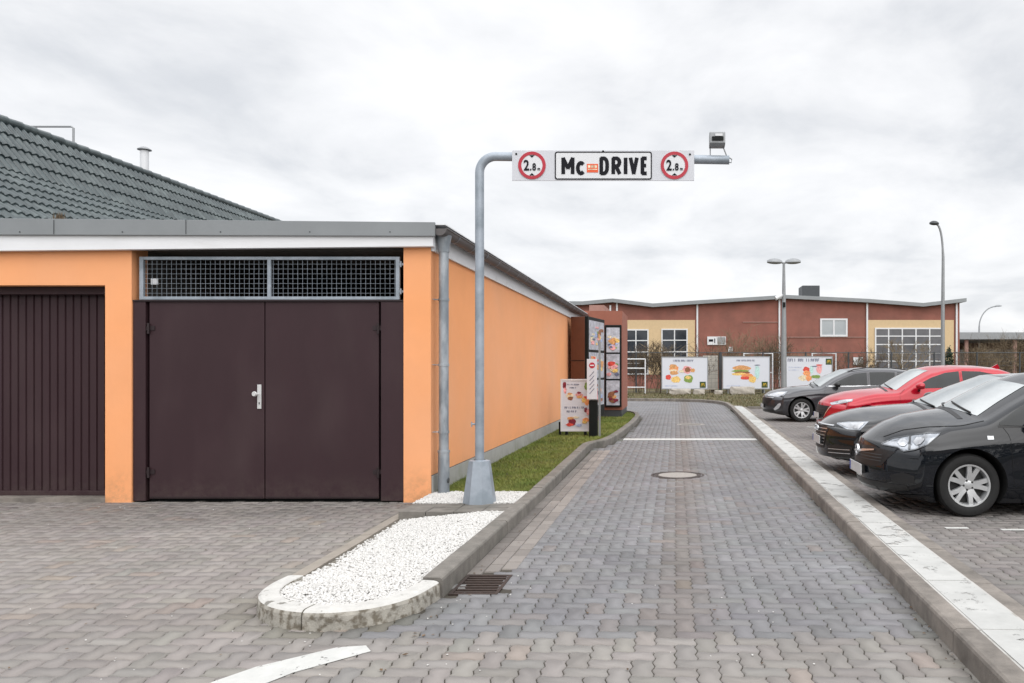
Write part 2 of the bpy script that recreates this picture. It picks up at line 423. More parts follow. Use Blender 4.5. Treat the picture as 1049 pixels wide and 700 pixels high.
sun = bpy.data.lights.new('sun', 'SUN'); so = bpy.data.objects.new('sun', sun); COL.objects.link(so)
sun.energy = 1.5; sun.angle = math.radians(75); sun.color = (1.0, 0.97, 0.93)
# sun direction: sky rotation measured clockwise from +Y
sd = Vector((math.sin(SR) * math.cos(SE), math.cos(SR) * math.cos(SE), math.sin(SE)))
so.rotation_euler = sd.to_track_quat('Z', 'Y').to_euler()
sc.view_settings.view_transform = 'Standard'; sc.view_settings.look = 'None'; sc.view_settings.exposure = 0.45; sc.view_settings.gamma = 1.0
sc.render.film_transparent = False
sc.cycles.max_bounces = 6; sc.cycles.diffuse_bounces = 3; sc.cycles.glossy_bounces = 3; sc.cycles.transparent_max_bounces = 8
sc.cycles.use_denoising = True

# ------------------------------------------------------------ ground sheets
tag(MB().box(-600, 600, -60, 1200, -0.5, -0.06).build('ground', M['ground']), kind='structure')
LZ = 0.06
# kerb lines (face foot); paths run away from the camera
RK = [(1.40, 0.3), (1.48, 3.85), (1.77, 17.2), (1.95, 25.0), (2.06, 30.0)] + smooth_path([(2.06, 30.2), (2.05, 33.5), (1.55, 35.6), (0.3, 37.0), (-2.3, 37.6)], 2)[1:] + [(-9, 37.9), (-20, 38.2)]
LK = [(-1.55, 5.3), (-1.54, 9.5), (-1.60, 14.9), (-1.52, 15.35), (-1.30, 15.8), (-1.16, 18.6), (-1.08, 21.0), (-1.06, 24.6), (-1.4, 26.6), (-2.6, 27.6), (-5.0, 28.0), (-20, 28.3)]
LK = LK[:1] + [LK[1]] + [LK[2]] + smooth_path(LK[2:], 2)[1:]

drive_poly = [(-1.56, 4.0), (-1.56, 9.5), (-1.6, 15)] + LK[3:] + [(-20, 38.2)] + list(reversed([p for p in RK]))
# base under the pavers
tag(MB().box(-9.6, 2.0, 0.2, 9.3, -0.05, -0.0075).box(-2.2, 2.6, 9.3, 38.5, -0.05, -0.0075).box(-20, -2.2, 27.6, 38.5, -0.05, -0.0075).build('paving_bed', M['joint']), kind='structure')

A = 0.1125
def pavers(name, xr, yr, keep, colour, z0, lod_y, seed, skip=None):
    r = np.random.default_rng(seed)
    i0, i1 = int(xr[0] / A) - 2, int(xr[1] / A) + 2; j0, j1 = int(yr[0] / A) - 2, int(yr[1] / A) + 2
    I, J = np.meshgrid(np.arange(i0, i1), np.arange(j0, j1), indexing='ij'); I = I.ravel(); J = J.ravel()
    k = (I - J) % 4
    allv = []; allf = []; allc = []; cols = []; off = 0
    for horiz in (True, False):
        sel = (k == 0) if horiz else (k == 3)
        ci = I[sel].astype(float); cj = J[sel].astype(float)
        w_, h_ = (2, 1) if horiz else (1, 2)
        cx = (ci + w_ / 2) * A; cy = (cj + h_ / 2) * A
        C = np.stack([cx, cy], 1)
        ok = keep(C)
        ci, cj, C = ci[ok], cj[ok], C[ok]
        for near in (True, False):
            s2 = (C[:, 1] < lod_y) if near else (C[:, 1] >= lod_y)
            c = C[s2]
            if len(c) == 0: continue
            st = 0.25 if near else 1.0
            ring = []
            n_w, n_h = int(w_ / st), int(h_ / st)
            for q in range(n_w): ring.append((q * st, 0, 0))
            for q in range(n_h): ring.append((w_, q * st, 1))
            for q in range(n_w): ring.append((w_ - q * st, h_, 0))
            for q in range(n_h): ring.append((0, h_ - q * st, 1))
            R = []
            for (x, y, ed) in ring:
                xx, yy = x, y
                # interlocking wave along the edges (zero at lattice corners)
                if near:
                    if ed == 0: yy = y + 0.075 * math.sin(2 * PI * x)
                    else: xx = x + 0.075 * math.sin(2 * PI * y)
                R.append((xx - w_ / 2, yy - h_ / 2))
            R = np.array(R) * A; n = len(R)
            hx, hy = w_ * A / 2, h_ * A / 2
            outer = R * np.array([(hx - .0024) / hx, (hy - .0024) / hy])
            inner = R * np.array([(hx - .0062) / hx, (hy - .0062) / hy])
            N = len(c)
            th = r.normal(0, 0.006, N); ct, sn = np.cos(th), np.sin(th)
            def put(rg, z):
                x = rg[None, :, 0] * ct[:, None] - rg[None, :, 1] * sn[:, None] + c[:, 0:1]
                y = rg[None, :, 0] * sn[:, None] + rg[None, :, 1] * ct[:, None] + c[:, 1:2]
                return np.stack([x, y, z], 2)
            tx, ty = r.normal(0, 0.006, N), r.normal(0, 0.006, N); zj = r.normal(0, 0.0007, N)
            zt = z0 + zj[:, None] + tx[:, None] * inner[None, :, 0] + ty[:, None] * inner[None, :, 1]
            V = np.concatenate([put(inner, zt), put(outer, np.full((N, n), z0 - 0.0095))], 1)  # N, 2n, 3
            allv.append(V.reshape(-1, 3))
            bidx = off + np.arange(N)[:, None] * 2 * n
            top = (bidx + np.arange(n)[None, :])
            sides = []
            for q in range(n):
                q2 = (q + 1) % n
                sides.append(np.stack([n + q, n + q2, q2, q] + 0 * bidx, 1) if False else (bidx + np.array([n + q, n + q2, q2, q])[None, :]))
            S = np.stack(sides, 1).reshape(N, -1)
            FF = np.concatenate([top, S], 1)
            allf.append(FF.ravel()); allc.append(np.tile(np.array([n] + [4] * n), N))
            cc = colour(c, r)
            cols.append(np.repeat(cc, n + 1, axis=0))
            off += N * 2 * n
    return tag(np_mesh(name, np.concatenate(allv), np.concatenate(allf), np.concatenate(allc), M['paver'], cols=np.concatenate(cols)), kind='structure')

def fuzz(c, s, seed=0):
    return (np.sin(c[:, 0] * s + seed + 1.3 * np.sin(c[:, 1] * s * .7 + seed)) * np.cos(c[:, 1] * s * .8 + 2 * seed + np.sin(c[:, 0] * s * .5)))

WARM = np.array([0.242, 0.220, 0.205]); COOL = np.array([0.190, 0.187, 0.192]); FRONT = np.array([0.25, 0.232, 0.218])
def col_main(c, r):
    x, y = c[:, 0], c[:, 1]
    col = np.where(((x < -1.9) & (y < 12))[:, None], WARM, COOL)
    front = (y < 4.52) & (x > -2.2)
    col = np.where(front[:, None], FRONT * 0.96, col)
    f2 = np.clip((4.9 - y) / 1.2, 0, 1)[:, None]
    col = np.where((x < -1.9)[:, None], col * (1 - f2) + FRONT * f2, col)
    # oil-brown centre track of the lane
    cen = np.exp(-((x - 0.05 - 0.012 * (y - 6)) / 0.2) ** 2) * (y > 4.5)
    col = col * (1 - 0.55 * cen[:, None]) + np.array([0.165, 0.135, 0.115]) * 0.55 * cen[:, None]
    n = len(c)
    bright = 1 + r.normal(0, 0.05, n) + 0.04 * fuzz(c, 1.1, 2) + 0.04 * fuzz(c, 3.1, 5)
    # dirt, moss and painted contact shading along the kerbs, tyre lanes, oil drips, odd repairs
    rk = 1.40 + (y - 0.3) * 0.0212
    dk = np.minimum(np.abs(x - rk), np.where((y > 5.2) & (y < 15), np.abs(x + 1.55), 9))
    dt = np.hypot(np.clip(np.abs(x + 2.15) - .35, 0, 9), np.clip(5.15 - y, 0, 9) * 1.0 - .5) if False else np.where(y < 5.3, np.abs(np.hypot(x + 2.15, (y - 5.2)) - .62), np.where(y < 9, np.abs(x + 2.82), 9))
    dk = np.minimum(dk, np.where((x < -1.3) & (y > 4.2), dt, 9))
    dirt = np.exp(-(dk / .09) ** 2) * (0.35 + 0.2 * fuzz(c, 4, 2))  # weight of dirt and moss plus painted-in contact shading
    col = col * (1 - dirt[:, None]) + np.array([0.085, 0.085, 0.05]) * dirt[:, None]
    bright *= 1 - 0.06 * (np.exp(-((x + .72) / .22) ** 2) + np.exp(-((x - .85) / .22) ** 2)) * (y > 4.5)
    rs_ = np.random.default_rng(5)
    for _ in range(60):
        sx_, sy_, sr_ = rs_.uniform(-8, 1.3), rs_.uniform(4, 22), rs_.uniform(.06, .22)
        bright *= 1 - rs_.uniform(.05, .22) * np.exp(-((x - sx_) ** 2 + (y - sy_) ** 2) / sr_ ** 2)
    # grime in front of the double doors
    bright *= 1 - 0.20 * np.exp(-((y - 8.6) / 1.2) ** 2) * (x < -2.6)
    tint = 1 + r.normal(0, 0.009, (n, 3))
    odd = (r.random(n) < 0.05)[:, None]
    col = np.where(odd, col * np.array([1.05, 0.98, 0.93]), col)
    return np.clip(col * bright[:, None] * tint, 0.03, 0.5)

isl = [(-2.74, 5.2), (-2.6, 4.85), (-2.2, 4.62), (-1.85, 4.68), (-1.55, 5.1), (-1.5, 5.4), (-1.5, 9.4), (-2.8, 9.4)]
def keep_main(C):
    x, y = C[:, 0], C[:, 1]
    fore = (x > -9.4) & (x < 1.60) & (y > 0.4) & (y < 9.12)
    d = in_poly(C, [(p[0] + (0.08 if k < len(drive_poly) else 0), p[1]) for k, p in enumerate(drive_poly)])
    lane = (y >= 9.12) & d & (x > -14)
    gut = (x < -1.26) & (x > -1.7) & (y > 5.86) & (y < 14.6)
    drain = (x > -1.53) & (x < -1.20) & (y > 5.36) & (y < 5.88)
    inside = in_poly(C, [(-2.66, 5.2), (-2.2, 4.75), (-1.7, 4.9), (-1.62, 5.4), (-1.62, 9.4), (-2.74, 9.4)])
    man = (x - 0.03) ** 2 + (y - 11.4) ** 2 < 0.36 ** 2
    man2 = (x - 0.42) ** 2 + (y - 21.8) ** 2 < 0.36 ** 2
    right = x < 1.46 + (y - 3) * 0.021 + 0.12
    return (fore | lane) & ~gut & ~drain & ~inside & ~man & ~man2 & (right | (y > 30))
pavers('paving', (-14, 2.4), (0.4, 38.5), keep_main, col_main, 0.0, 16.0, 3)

def col_lot(c, r):
    n = len(c); col = np.tile(np.array([0.18, 0.165, 0.157]), (n, 1))
    b = 1 + r.normal(0, 0.055, n) + 0.06 * fuzz(c, 1.3, 1)
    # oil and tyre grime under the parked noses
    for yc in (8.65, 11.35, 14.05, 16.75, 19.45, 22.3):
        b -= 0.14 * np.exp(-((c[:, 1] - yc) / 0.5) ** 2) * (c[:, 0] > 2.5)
    return np.clip(col * b[:, None] * (1 + r.normal(0, 0.009, (n, 3))), 0.03, 0.5)
def keep_lot(C):
    x, y = C[:, 0], C[:, 1]
    return (x > 1.98 + (y - 3) * 0.021) & (x < 0.52 * y + 3.0) & (y > 2.0) & (y < 29.0)
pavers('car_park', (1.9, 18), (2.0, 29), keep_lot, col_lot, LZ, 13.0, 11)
tag(MB().box(2.0, 40, -2, 29.0, -0.05, LZ - 0.0075).build('car_park_bed', M['joint']), kind='structure')
# gutter course of small oblong setts beside the left kerb
vs = []; gm = MB(); gcols = []
rows = [(-1.545, -1.435), (-1.432, -1.322), (-1.319, -1.205)]
y = 5.88
while y < 14.5:
    for q, (xa, xb) in enumerate(rows):
        yy = y + 0.08 * q
        z = random.gauss(0.004, 0.001)
        gm.add([(xa + .004, yy + .004, z), (xb - .004, yy + .004, z), (xb - .004, yy + .206, z), (xa + .004, yy + .206, z),
                (xa, yy, z - .01), (xb, yy, z - .01), (xb, yy + .21, z - .01), (xa, yy + .21, z - .01)],
               [(0, 1, 2, 3), (4, 5, 1, 0), (5, 6, 2, 1), (6, 7, 3, 2), (7, 4, 0, 3)])
        c = np.array([0.2, 0.18, 0.165]) * (1 + random.gauss(0, 0.1)) * (0.78 if q == 0 else (1.12 if q == 2 else 1))
        gcols += [c] * 5
    y += 0.215
o = gm.build('gutter_course', M['paver'], fixn=False); tag(o, kind='structure')
a = o.data.attributes.new('pcol', 'FLOAT_COLOR', 'FACE'); c4 = np.ones((len(gcols), 4), np.float32); c4[:, :3] = np.array(gcols); a.data.foreach_set('color', c4.ravel())

# kerbs
kp = [(0, -0.04), (0, 0.108), (0.006, 0.122), (0.02, 0.13), (0.125, 0.132), (0.125, -0.04)]
kb = MB(); sweep_stones(kb, RK, kp, 1.0, 0.008, 0.003)
tag(kb.build('lane_kerb', M['kerb'], smooth=False), kind='structure')
RKs = RK[:5]
sb = MB(); sweep_stones(sb, offset_path(RKs, 0.13), [(0, -.04), (0, .124), (0.31, .122), (0.31, -.04)], 1.0, 0.006, 0.003)
tag(sb.build('slab_strip', M['strip']), kind='structure')
pb = MB(); sweep_stones(pb, offset_path(RKs, 0.145), [(0, .11), (0, .1285), (0.275, .1265), (0.275, .11)], 1.0, 0.012, 0.0)
tag(pb.build('painted_strip', M['slab_white']), kind='structure')
eb = MB(); sweep_stones(eb, offset_path(RKs, 0.445), [(0, -.04), (0, .112), (0.125, .108), (0.135, .1), (0.135, -.04)], 1.0, 0.008, 0.003)
tag(eb.build('edging_stones', M['kerb']), kind='structure')
lk = MB(); sweep_stones(lk, offset_path(LK, 0.0), [(0, -0.04), (0, 0.108), (-0.006, 0.122), (-0.02, 0.13), (-0.13, 0.132), (-0.13, -0.04)], 1.0, 0.008, 0.003)
tag(lk.build('verge_kerb', M['kerb_grey']), kind='structure')
# rounded island head: one kerb course painted white
tip = [(-2.66, 5.42), (-2.675, 5.22), (-2.645, 5.03), (-2.56, 4.86), (-2.42, 4.72), (-2.24, 4.63), (-2.05, 4.60), (-1.86, 4.65), (-1.70, 4.78), (-1.60, 4.97), (-1.555, 5.28)]
tip = smooth_path(tip, 3)
tk = MB()
cutp = 2.0
prof = [(0, -0.04), (-0.003, 0.085), (-0.01, 0.104), (-0.026, 0.115), (-0.05, 0.119), (-0.125, 0.12), (-0.13, 0.114), (-0.13, -0.04)]
sweep_stones(tk, tip, [(o, h) for o, h in prof], 0.86, 0.01, 0.002, 0.0, 0.05)
ob = tk.build('island_kerb', [M['kerb_white'], M['kerb_dirty']])
for p in ob.data.polygons:
    if abs(p.normal.z) < 0.5: p.material_index = 1
tag(ob, kind='structure')
# flush edging along the left of the island
fe = MB(); sweep_stones(fe, [(-2.66, 5.4), (-2.79, 8.95)], [(0, -.04), (0, .030), (-0.11, .022), (-0.11, -.04)], 1.0, 0.006, 0.002)
tag(fe.build('flush_edging', mat('edging_concrete', (0.27, 0.24, 0.205), 0.9, var=0.2, vscale=5, world=True)), kind='structure')

# island bed, cross slabs, soil of the verge
def island_h(x, y):
    u = (x + 2.7) / 1.05
    k = min(1, max(0, (6.2 - y) / 1.0))
    return max(0.016 + 0.08 * min(1, max(0, u * 1.3)), 0.092 * k) if y < 7.9 else 0.095
gb = MB()
gb.add([(-2.64, 5.3, .02), (-2.5, 4.88, .05), (-2.25, 4.74, .07), (-2.0, 4.74, .08), (-1.75, 4.86, .085), (-1.68, 5.4, .09), (-1.66, 7.92, .08), (-2.75, 7.92, .008)], [(0, 1, 2, 3, 4, 5, 6, 7)])
gb.add([(-2.78, 8.42, .07), (-1.66, 8.42, .08), (-1.66, 9.28, .08), (-2.78, 9.28, .07)], [(0, 1, 2, 3)])
tag(gb.build('gravel_bed', M['gravelbase']), kind='structure')
sl = MB()
for i in range(4):
    x0 = -2.76 + i * 0.275
    sl.box(x0, x0 + 0.268, 7.93, 8.17, 0.0, 0.098 - .002 * (i % 2)); sl.box(x0, x0 + 0.268, 8.176, 8.41, 0.0, 0.096 + .003 * (i % 2))
tag(sl.build('cross_slabs', M['kerb_grey'], bevel=0.004), kind='structure')

# pebbles
ico = bmesh.new(); bmesh.ops.create_icosphere(ico, subdivisions=1, radius=1.0)
iv = np.array([v.co[:] for v in ico.verts]); itri = np.array([[v.index for v in f.verts] for f in ico.faces]); ico.free()
def pebbles(name, pts, zf, smin, smax, m, label=None):
    N = len(pts); nv = len(iv)
    S = rng.uniform(smin, smax, (N, 1, 3)); S[:, :, 2] *= 0.7
    V = iv[None] * (1 + rng.normal(0, .16, (N, nv, 1)))
    V = V * S
    an = rng.uniform(0, 2 * PI, N); c, s = np.cos(an)[:, None], np.sin(an)[:, None]
    x = V[:, :, 0] * c - V[:, :, 1] * s + pts[:, 0:1]; yv = V[:, :, 0] * s + V[:, :, 1] * c + pts[:, 1:2]
    zz = np.array([zf(px, py) for px, py in pts]) + rng.uniform(0, 0.012, N)
    z = V[:, :, 2] + zz[:, None]
    W = np.stack([x, yv, z], 2).reshape(-1, 3)
    Fi = (itri[None] + (np.arange(N) * nv)[:, None, None]).reshape(-1)
    return tag(np_mesh(name, W, Fi, np.full(N * len(itri), 3), m), kind='stuff')
P = np.stack([rng.uniform(-2.75, -1.6, 26000), rng.uniform(4.7, 7.95, 26000)], 1)
lx = -2.66 - (P[:, 1] - 5.4) * 0.036
ok = in_poly(P, [(-2.62, 5.3), (-2.56, 5.05), (-2.45, 4.90), (-2.26, 4.78), (-2.05, 4.76), (-1.90, 4.80), (-1.78, 4.92), (-1.71, 5.1), (-1.69, 5.5), (-1.68, 7.9), (-2.76, 7.9)]) & (P[:, 0] > lx + 0.02)
edge = P[:, 0] - lx
ok &= (edge > 0.12) | (rng.random(len(P)) < 0.05 + 50 * edge * edge) | (P[:, 1] < 5.5)
pebbles('white_gravel', P[ok], island_h, 0.0065, 0.0145, M['gravel'])
P = np.stack([rng.uniform(-2.78, -1.68, 7500), rng.uniform(8.44, 9.3, 7500)], 1)
ok = (P[:, 1] < 9.2 + 0.05 * np.sin(P[:, 0] * 9))
pebbles('white_gravel', P[ok], lambda x, y: 0.09, 0.0065, 0.0145, M['gravel'])
P = np.concatenate([np.stack([rng.normal(-2.1, 1.2, 60), rng.normal(4.9, 0.7, 60)], 1), np.stack([rng.uniform(-8, 1.2, 90), rng.uniform(3.9, 12, 90)], 1)])
inI = in_poly(P, isl)
pebbles('loose_grit', P[~inI & ((P[:, 0] > -1.5) | (P[:, 1] < 9)) & (P[:, 0] < 1.4)], lambda x, y: -0.003, 0.003, 0.007, M['gravel'])

# verge soil + grass
verge = [(-2.79, 9.24), (-1.66, 9.24), (-1.70, 14.9), (-1.42, 16.0), (-1.29, 18.6), (-1.19, 21), (-1.17, 24.4), (-1.55, 26.3), (-2.79, 26.8)]
vb = MB(); vb.prism(verge, 0.0, 0.085); tag(vb.build('verge_soil', M['soil']), kind='structure')
def grass(name, poly, n, h0, h1, wd, zg, cola, colb, seed, bend=0.5):
    r = np.random.default_rng(seed)
    pa = np.array(poly); lo, hi = pa.min(0), pa.max(0)
    t = r.random(n) ** 1.6
    P = np.stack([r.uniform(lo[0], hi[0], n), lo[1] + (hi[1] - lo[1]) * t], 1)
    P = P[in_poly(P, poly)]; n = len(P)
    clump = 0.5 + 0.5 * fuzz(P, 9, 1) * fuzz(P, 23, 4)
    h = r.uniform(h0, h1, n) * (0.6 + 0.8 * clump); a = r.uniform(0, 2 * PI, n); b = r.uniform(0, 2 * PI, n)
    wv = wd * (1 + 0.06 * (P[:, 1] - lo[1]))
    V = np.zeros((n, 3, 3))
    V[:, 0, 0] = P[:, 0] - np.cos(a) * wv; V[:, 0, 1] = P[:, 1] - np.sin(a) * wv
    V[:, 1, 0] = P[:, 0] + np.cos(a) * wv; V[:, 1, 1] = P[:, 1] + np.sin(a) * wv
    V[:, 2, 0] = P[:, 0] + np.cos(b) * h * bend; V[:, 2, 1] = P[:, 1] + np.sin(b) * h * bend
    V[:, :2, 2] = zg; V[:, 2, 2] = zg + h
    mixv = np.clip(0.5 + 0.35 * fuzz(P, 3.3, 3) + 0.3 * fuzz(P, 11, 8) + r.normal(0, 0.25, n), 0, 1)[:, None]
    col = np.array(cola) * (1 - mixv) + np.array(colb) * mixv
    return tag(np_mesh(name, V.reshape(-1, 3), np.arange(n * 3), np.full(n, 3), M['grass'], cols=col), kind='stuff')
grass('grass', [(-2.77, 9.22), (-1.68, 9.22), (-1.71, 14.9), (-1.42, 16.0), (-1.3, 18.6), (-1.2, 21), (-1.18, 24.4), (-1.5, 26.2), (-2.77, 26.5)], 90000, 0.015, 0.05, 0.0035, 0.082, (0.11, 0.165, 0.02), (0.23, 0.24, 0.06), 5, 0.9)

# far verge beyond the bend, and the strip at the end of the car park
outer = [(2.2, 29.1), (2.18, 33.5), (1.65, 35.75), (0.35, 37.15), (-2.3, 37.75), (-20, 38.35)]
fv = MB(); fv.prism([(40, 29.1)] + outer + [(-20, 60), (40, 60)], -0.02, 0.09)
tag(fv.build('far_verge', M['drygrass']), kind='structure')
grass('dry_grass', [(8, 29.6), (2.4, 29.3), (2.3, 33.6), (1.7, 36.0), (0.4, 37.4), (-6, 38), (-6, 46), (14, 46)], 26000, 0.03, 0.12, 0.012, 0.085, (0.17, 0.13, 0.07), (0.09, 0.1, 0.035), 9, 0.8)
ck = MB(); sweep_stones(ck, [(2.62, 29.0), (20, 29.0)], [(0, -.04), (0, .15), (-0.12, .15), (-0.12, -.04)], 1.0, 0.01, 0.003)
tag(ck.build('car_park_kerb', M['kerb_grey']), kind='structure')

# markings: worn paint, sheets just above the pavers
def marking(pts, z=0.004):
    tag(MB().add([(x, y, z) for x, y in pts], [tuple(range(len(pts)))]).build('lane_marking', M['paint']), kind='structure')
marking([(-1.12, 16.95), (1.74, 16.95), (1.74, 17.35), (-1.12, 17.35)])
marking([G(345, 664), G(375, 662), G(380, 668), G(300, 690), G(275, 700), G(130, 742), G(95, 738), G(216, 700), G(262, 684)])
marking([(2.47, 7.26), (2.68, 7.26), (2.68, 7.33), (2.47, 7.33)], LZ + .004)
marking([(2.95, 7.18), (3.17, 7.18), (3.17, 7.25), (2.95, 7.25)], LZ + .004)
marking([(2.7, 10.0), (2.92, 10.0), (2.92, 10.07), (2.7, 10.07)], LZ + .004)
marking([(3.4, 10.0), (3.62, 10.0), (3.62, 10.07), (3.4, 10.07)], LZ + .004)
marking([(3.3, 19.9), (3.6, 19.9), (3.6, 20.0), (3.3, 20.0)], LZ + .004)

# drain grate
t = thing('drain_grate', (-1.36, 5.6, 0), 'rusty slotted drain grate in the paving beside the white gravel island', 'drain')
b = MB(); x0, x1, y0, y1 = -1.53, -1.2, 5.36, 5.87
b.box(x0, x1, y0, y0 + .03, -.03, .004).box(x0, x1, y1 - .03, y1, -.03, .004).box(x0, x0 + .022, y0 + .03, y1 - .03, -.03, .004).box(x1 - .022, x1, y0 + .03, y1 - .03, -.03, .004)
b.build('frame', M['iron'], t)
b = MB()
for i in range(7):
    yy = y0 + .065 + i * .063
    b.box(x0 + .025, x1 - .025, yy - .014, yy + .014, -.03, .001)
b.build('grate_bars', M['iron'], t)
tag(MB().box(x0, x1, y0, y1, -.0499, -.045).build('drain_pit', M['black']), kind='structure')

def manhole(x, y, label, m):
    t = thing('manhole_cover', (x, y, 0), label, 'manhole cover', 'manhole covers in the lane')
    b = MB(); b.lathe([(0.385, -.01), (0.385, .002), (0.35, .003), (0.35, -.004), (0.335, -.004), (0.335, .003), (0.285, .003), (0.285, -.01)], (x, y, 0), n=48, closed=True)
    b.build('ring_frame', M['iron'] if m else M['lid'], t)
    b = MB(); b.lathe([(0.0, -.01), (0.275, -.01), (0.275, .003), (0.24, .004), (0.2, .002), (0.0, .003)], (x, y, 0), n=40)
    b.build('lid', M['lid'] if m else M['kerb_grey'], t)
    tag(MB().add([(x + 0.42 * math.cos(q * PI / 16), y + 0.42 * math.sin(q * PI / 16), -.004) for q in range(32)], [tuple(range(32))]).build('manhole_surround', M['kerb_grey']), kind='structure')
manhole(0.03, 11.4, 'round manhole cover with pale lid in the middle of the lane, nearer of the two', 1)
manhole(0.42, 21.8, 'darker round manhole cover further up the lane beyond the white stop line', 0)

# ------------------------------------------------------------ garage building
YF = 9.05
gr = thing('garage_building', (-6, 9.05, 0), 'low orange rendered garage building with flat roof, brown doors and grey flashing', 'garage')
XL, XR = -9.35, -2.78
b = MB()
T = 0.28
b.box(-6.48, -6.18, YF, YF + T, 0, 2.9)
b.box(-3.09, XR, YF, YF + T, 0, 2.9)
b.box(XL, -9.1, YF, YF + T, 0, 2.9)
b.box(-9.1, -6.48, YF, YF + T, 2.47, 2.9)
b.box(XR - T, XR, YF + T, 23.45, 0, 2.95)
b.box(XL, XL + T, YF + T, 23.45, 0, 2.95)
b.box(XL + T, XR - T, 23.17, 23.45, 0, 2.95)
b.build('wall', M['orange'], gr)
MB().box(-6.4, -6.22, YF + T, 16, 0, 2.9).box(-9.07, -3.06, 15.9, 16.1, 0, 2.9).build('inner_wall', M['inside'], gr)
MB().box(-9.07, -3.06, YF + .3, 23.2, -0.02, 0.012).build('garage_floor', M['kerb_grey'], gr)
# plinth on the long side (3 mm proud)
MB().box(XR + .001, XR + .012, YF + .02, 23.45, 0, .30).build('plinth', M['plinth'], gr, bevel=0.003)
MB().box(XR + .001, XR + .006, YF + .02, 23.45, .30, .308).build('drip_edge', M['darkgrey'], gr)
# fascia: slopes as in the photograph
def fas(name, zl0, zr0, zl1, zr1, y0, y1, m, xr=-2.70, bev=0.003):
    b = MB(); b.add([(XL - .05, y0, zl0), (xr, y0, zr0), (xr, y0, zr1), (XL - .05, y0, zl1), (XL - .05, y1, zl0), (xr, y1, zr0), (xr, y1, zr1), (XL - .05, y1, zl1)],
                    [(0, 1, 2, 3), (7, 6, 5, 4), (0, 4, 5, 1), (3, 2, 6, 7), (0, 3, 7, 4), (1, 5, 6, 2)])
    return b.build(name, m, gr, bevel=bev)
fas('fascia_board', 2.83, 2.90, 3.10, 3.10, 8.965, 9.045, M['white_board'], xr=-2.73)
fl = fas('flashing', 3.03, 3.01, 3.225, 3.165, 8.93, 8.963, M['zinc'])
for xx in (-8.6, -6.97, -5.49):
    MB().box(xx, xx + .005, 8.924, 8.929, 3.03, 3.19).build('flashing_seam', M['darkgrey'], gr)
for xx in (-7.35, -6.2, -5.1, -4.1, -3.2): MB().lathe([(0, -.006), (.007, -.006), (.007, 0), (0, 0)], (xx, 8.93, 3.055), axis='y', n=8).build('flashing_screw', M['darkgrey'], gr)
b = MB(); b.add([(XL, 8.966, 3.2), (-2.74, 8.966, 3.14), (-2.74, 23.6, 3.14), (XL, 23.6, 3.2), (XL, 8.966, 3.104), (-2.74, 8.966, 3.104), (-2.74, 23.6, 3.104), (XL, 23.6, 3.104)],
                [(0, 1, 2, 3), (4, 7, 6, 5), (0, 4, 5, 1), (1, 5, 6, 2), (2, 6, 7, 3), (3, 7, 4, 0)])
b.build('roof', M['flatroof'], gr)
MB().box(-9.07, -3.06, 9.34, 23.1, 2.9, 2.95).build('ceiling', M['inside'], gr)
# side eaves: white board, rafters, gutter
MB().box(-2.776, -2.745, 9.05, 23.5, 2.86, 3.10).build('eaves_board', M['white_board'], gr)
MB().box(-2.76, -2.60, 9.0, 23.6, 3.145, 3.158).build('roof_edge_trim', M['white_board'], gr)
g = MB(); n = 10
gx, gz, rr = -2.655, 3.10, 0.078
ring = [(gx + rr * math.cos(PI + PI * k / n), gz + rr * math.sin(PI + PI * k / n)) for k in range(n + 1)] + [(gx + (rr - .006) * math.cos(2 * PI - PI * k / n), gz + (rr - .006) * math.sin(2 * PI - PI * k / n)) for k in range(n + 1)]
ys = [8.97, 23.6]
vs = [(x, ys[0], z) for x, z in ring] + [(x, ys[1], z) for x, z in ring]; m_ = len(ring)
g.add(vs, [(i, (i + 1) % m_, m_ + (i + 1) % m_, m_ + i) for i in range(m_)])
g.add([(gx + rr * math.cos(PI + PI * k / n), 8.968, gz + rr * math.sin(PI + PI * k / n)) for k in range(n + 1)], [tuple(range(n + 1))])
g.tube([(gx + rr, 8.97, gz), (gx + rr, 23.6, gz)], 0.010, 8)
gut = g.build('gutter', M['gutter'], gr, smooth=True)
yy = 9.5
while yy < 23.4:
    b = MB()
    b.box(gx - .08, gx + .086, yy, yy + .03, gz + .001, gz + .006)
    for k in range(n):
        a0, a1 = PI + PI * k / n, PI + PI * (k + 1) / n; R1, R2 = rr + .001, rr + .006
        b.add([(gx + R * math.cos(a_), y_, gz + R * math.sin(a_)) for R in (R1, R2) for a_ in (a0, a1) for y_ in (yy, yy + .03)],
              [(0, 1, 3, 2), (4, 6, 7, 5), (0, 4, 5, 1), (2, 3, 7, 6)])
    yy += 0.72
    b.build('gutter_bracket', M['galv_pipe'], gr)
# downpipe
dx, dy = -2.665, 9.16
b = MB(); b.lathe([(0.055, 0), (0.055, .9)], (dx, dy, 2.0), n=20)
b = MB()
b.tube([(dx, dy, 0.52), (dx, dy, 2.88)], 0.055, 20)
b.tube([(dx, dy, 2.86), (dx, dy, 2.93), (dx, dy, 3.04), (dx, dy, 3.05)], [0.062, 0.066, 0.088, 0.09], 20)
dp = b.build('downpipe', M['galv_pipe'], gr, smooth=True)
b = MB(); b.tube([(dx, dy, 0.05), (dx, dy, 0.56)], 0.064, 20); b.tube([(dx, dy, 0.56), (dx, dy, 0.585)], [0.069, 0.069], 20)
b.build('standpipe', M['galv_pipe'], dp, smooth=True)
for z in (2.3, 1.55, 0.78):
    b = MB(); b.tube([(dx, dy, z), (dx, dy, z + .03)], 0.061, 20); b.tube([(dx - .05, dy, z + .015), (dx - .13, dy, z + .015)], 0.006, 8)
    b.tube([(dx - .05, dy - .04, z + .015), (dx - .2, dy - .075, z + .02)], 0.004, 6)
    b.build('pipe_clip', M['galv_pipe'], dp, smooth=True)
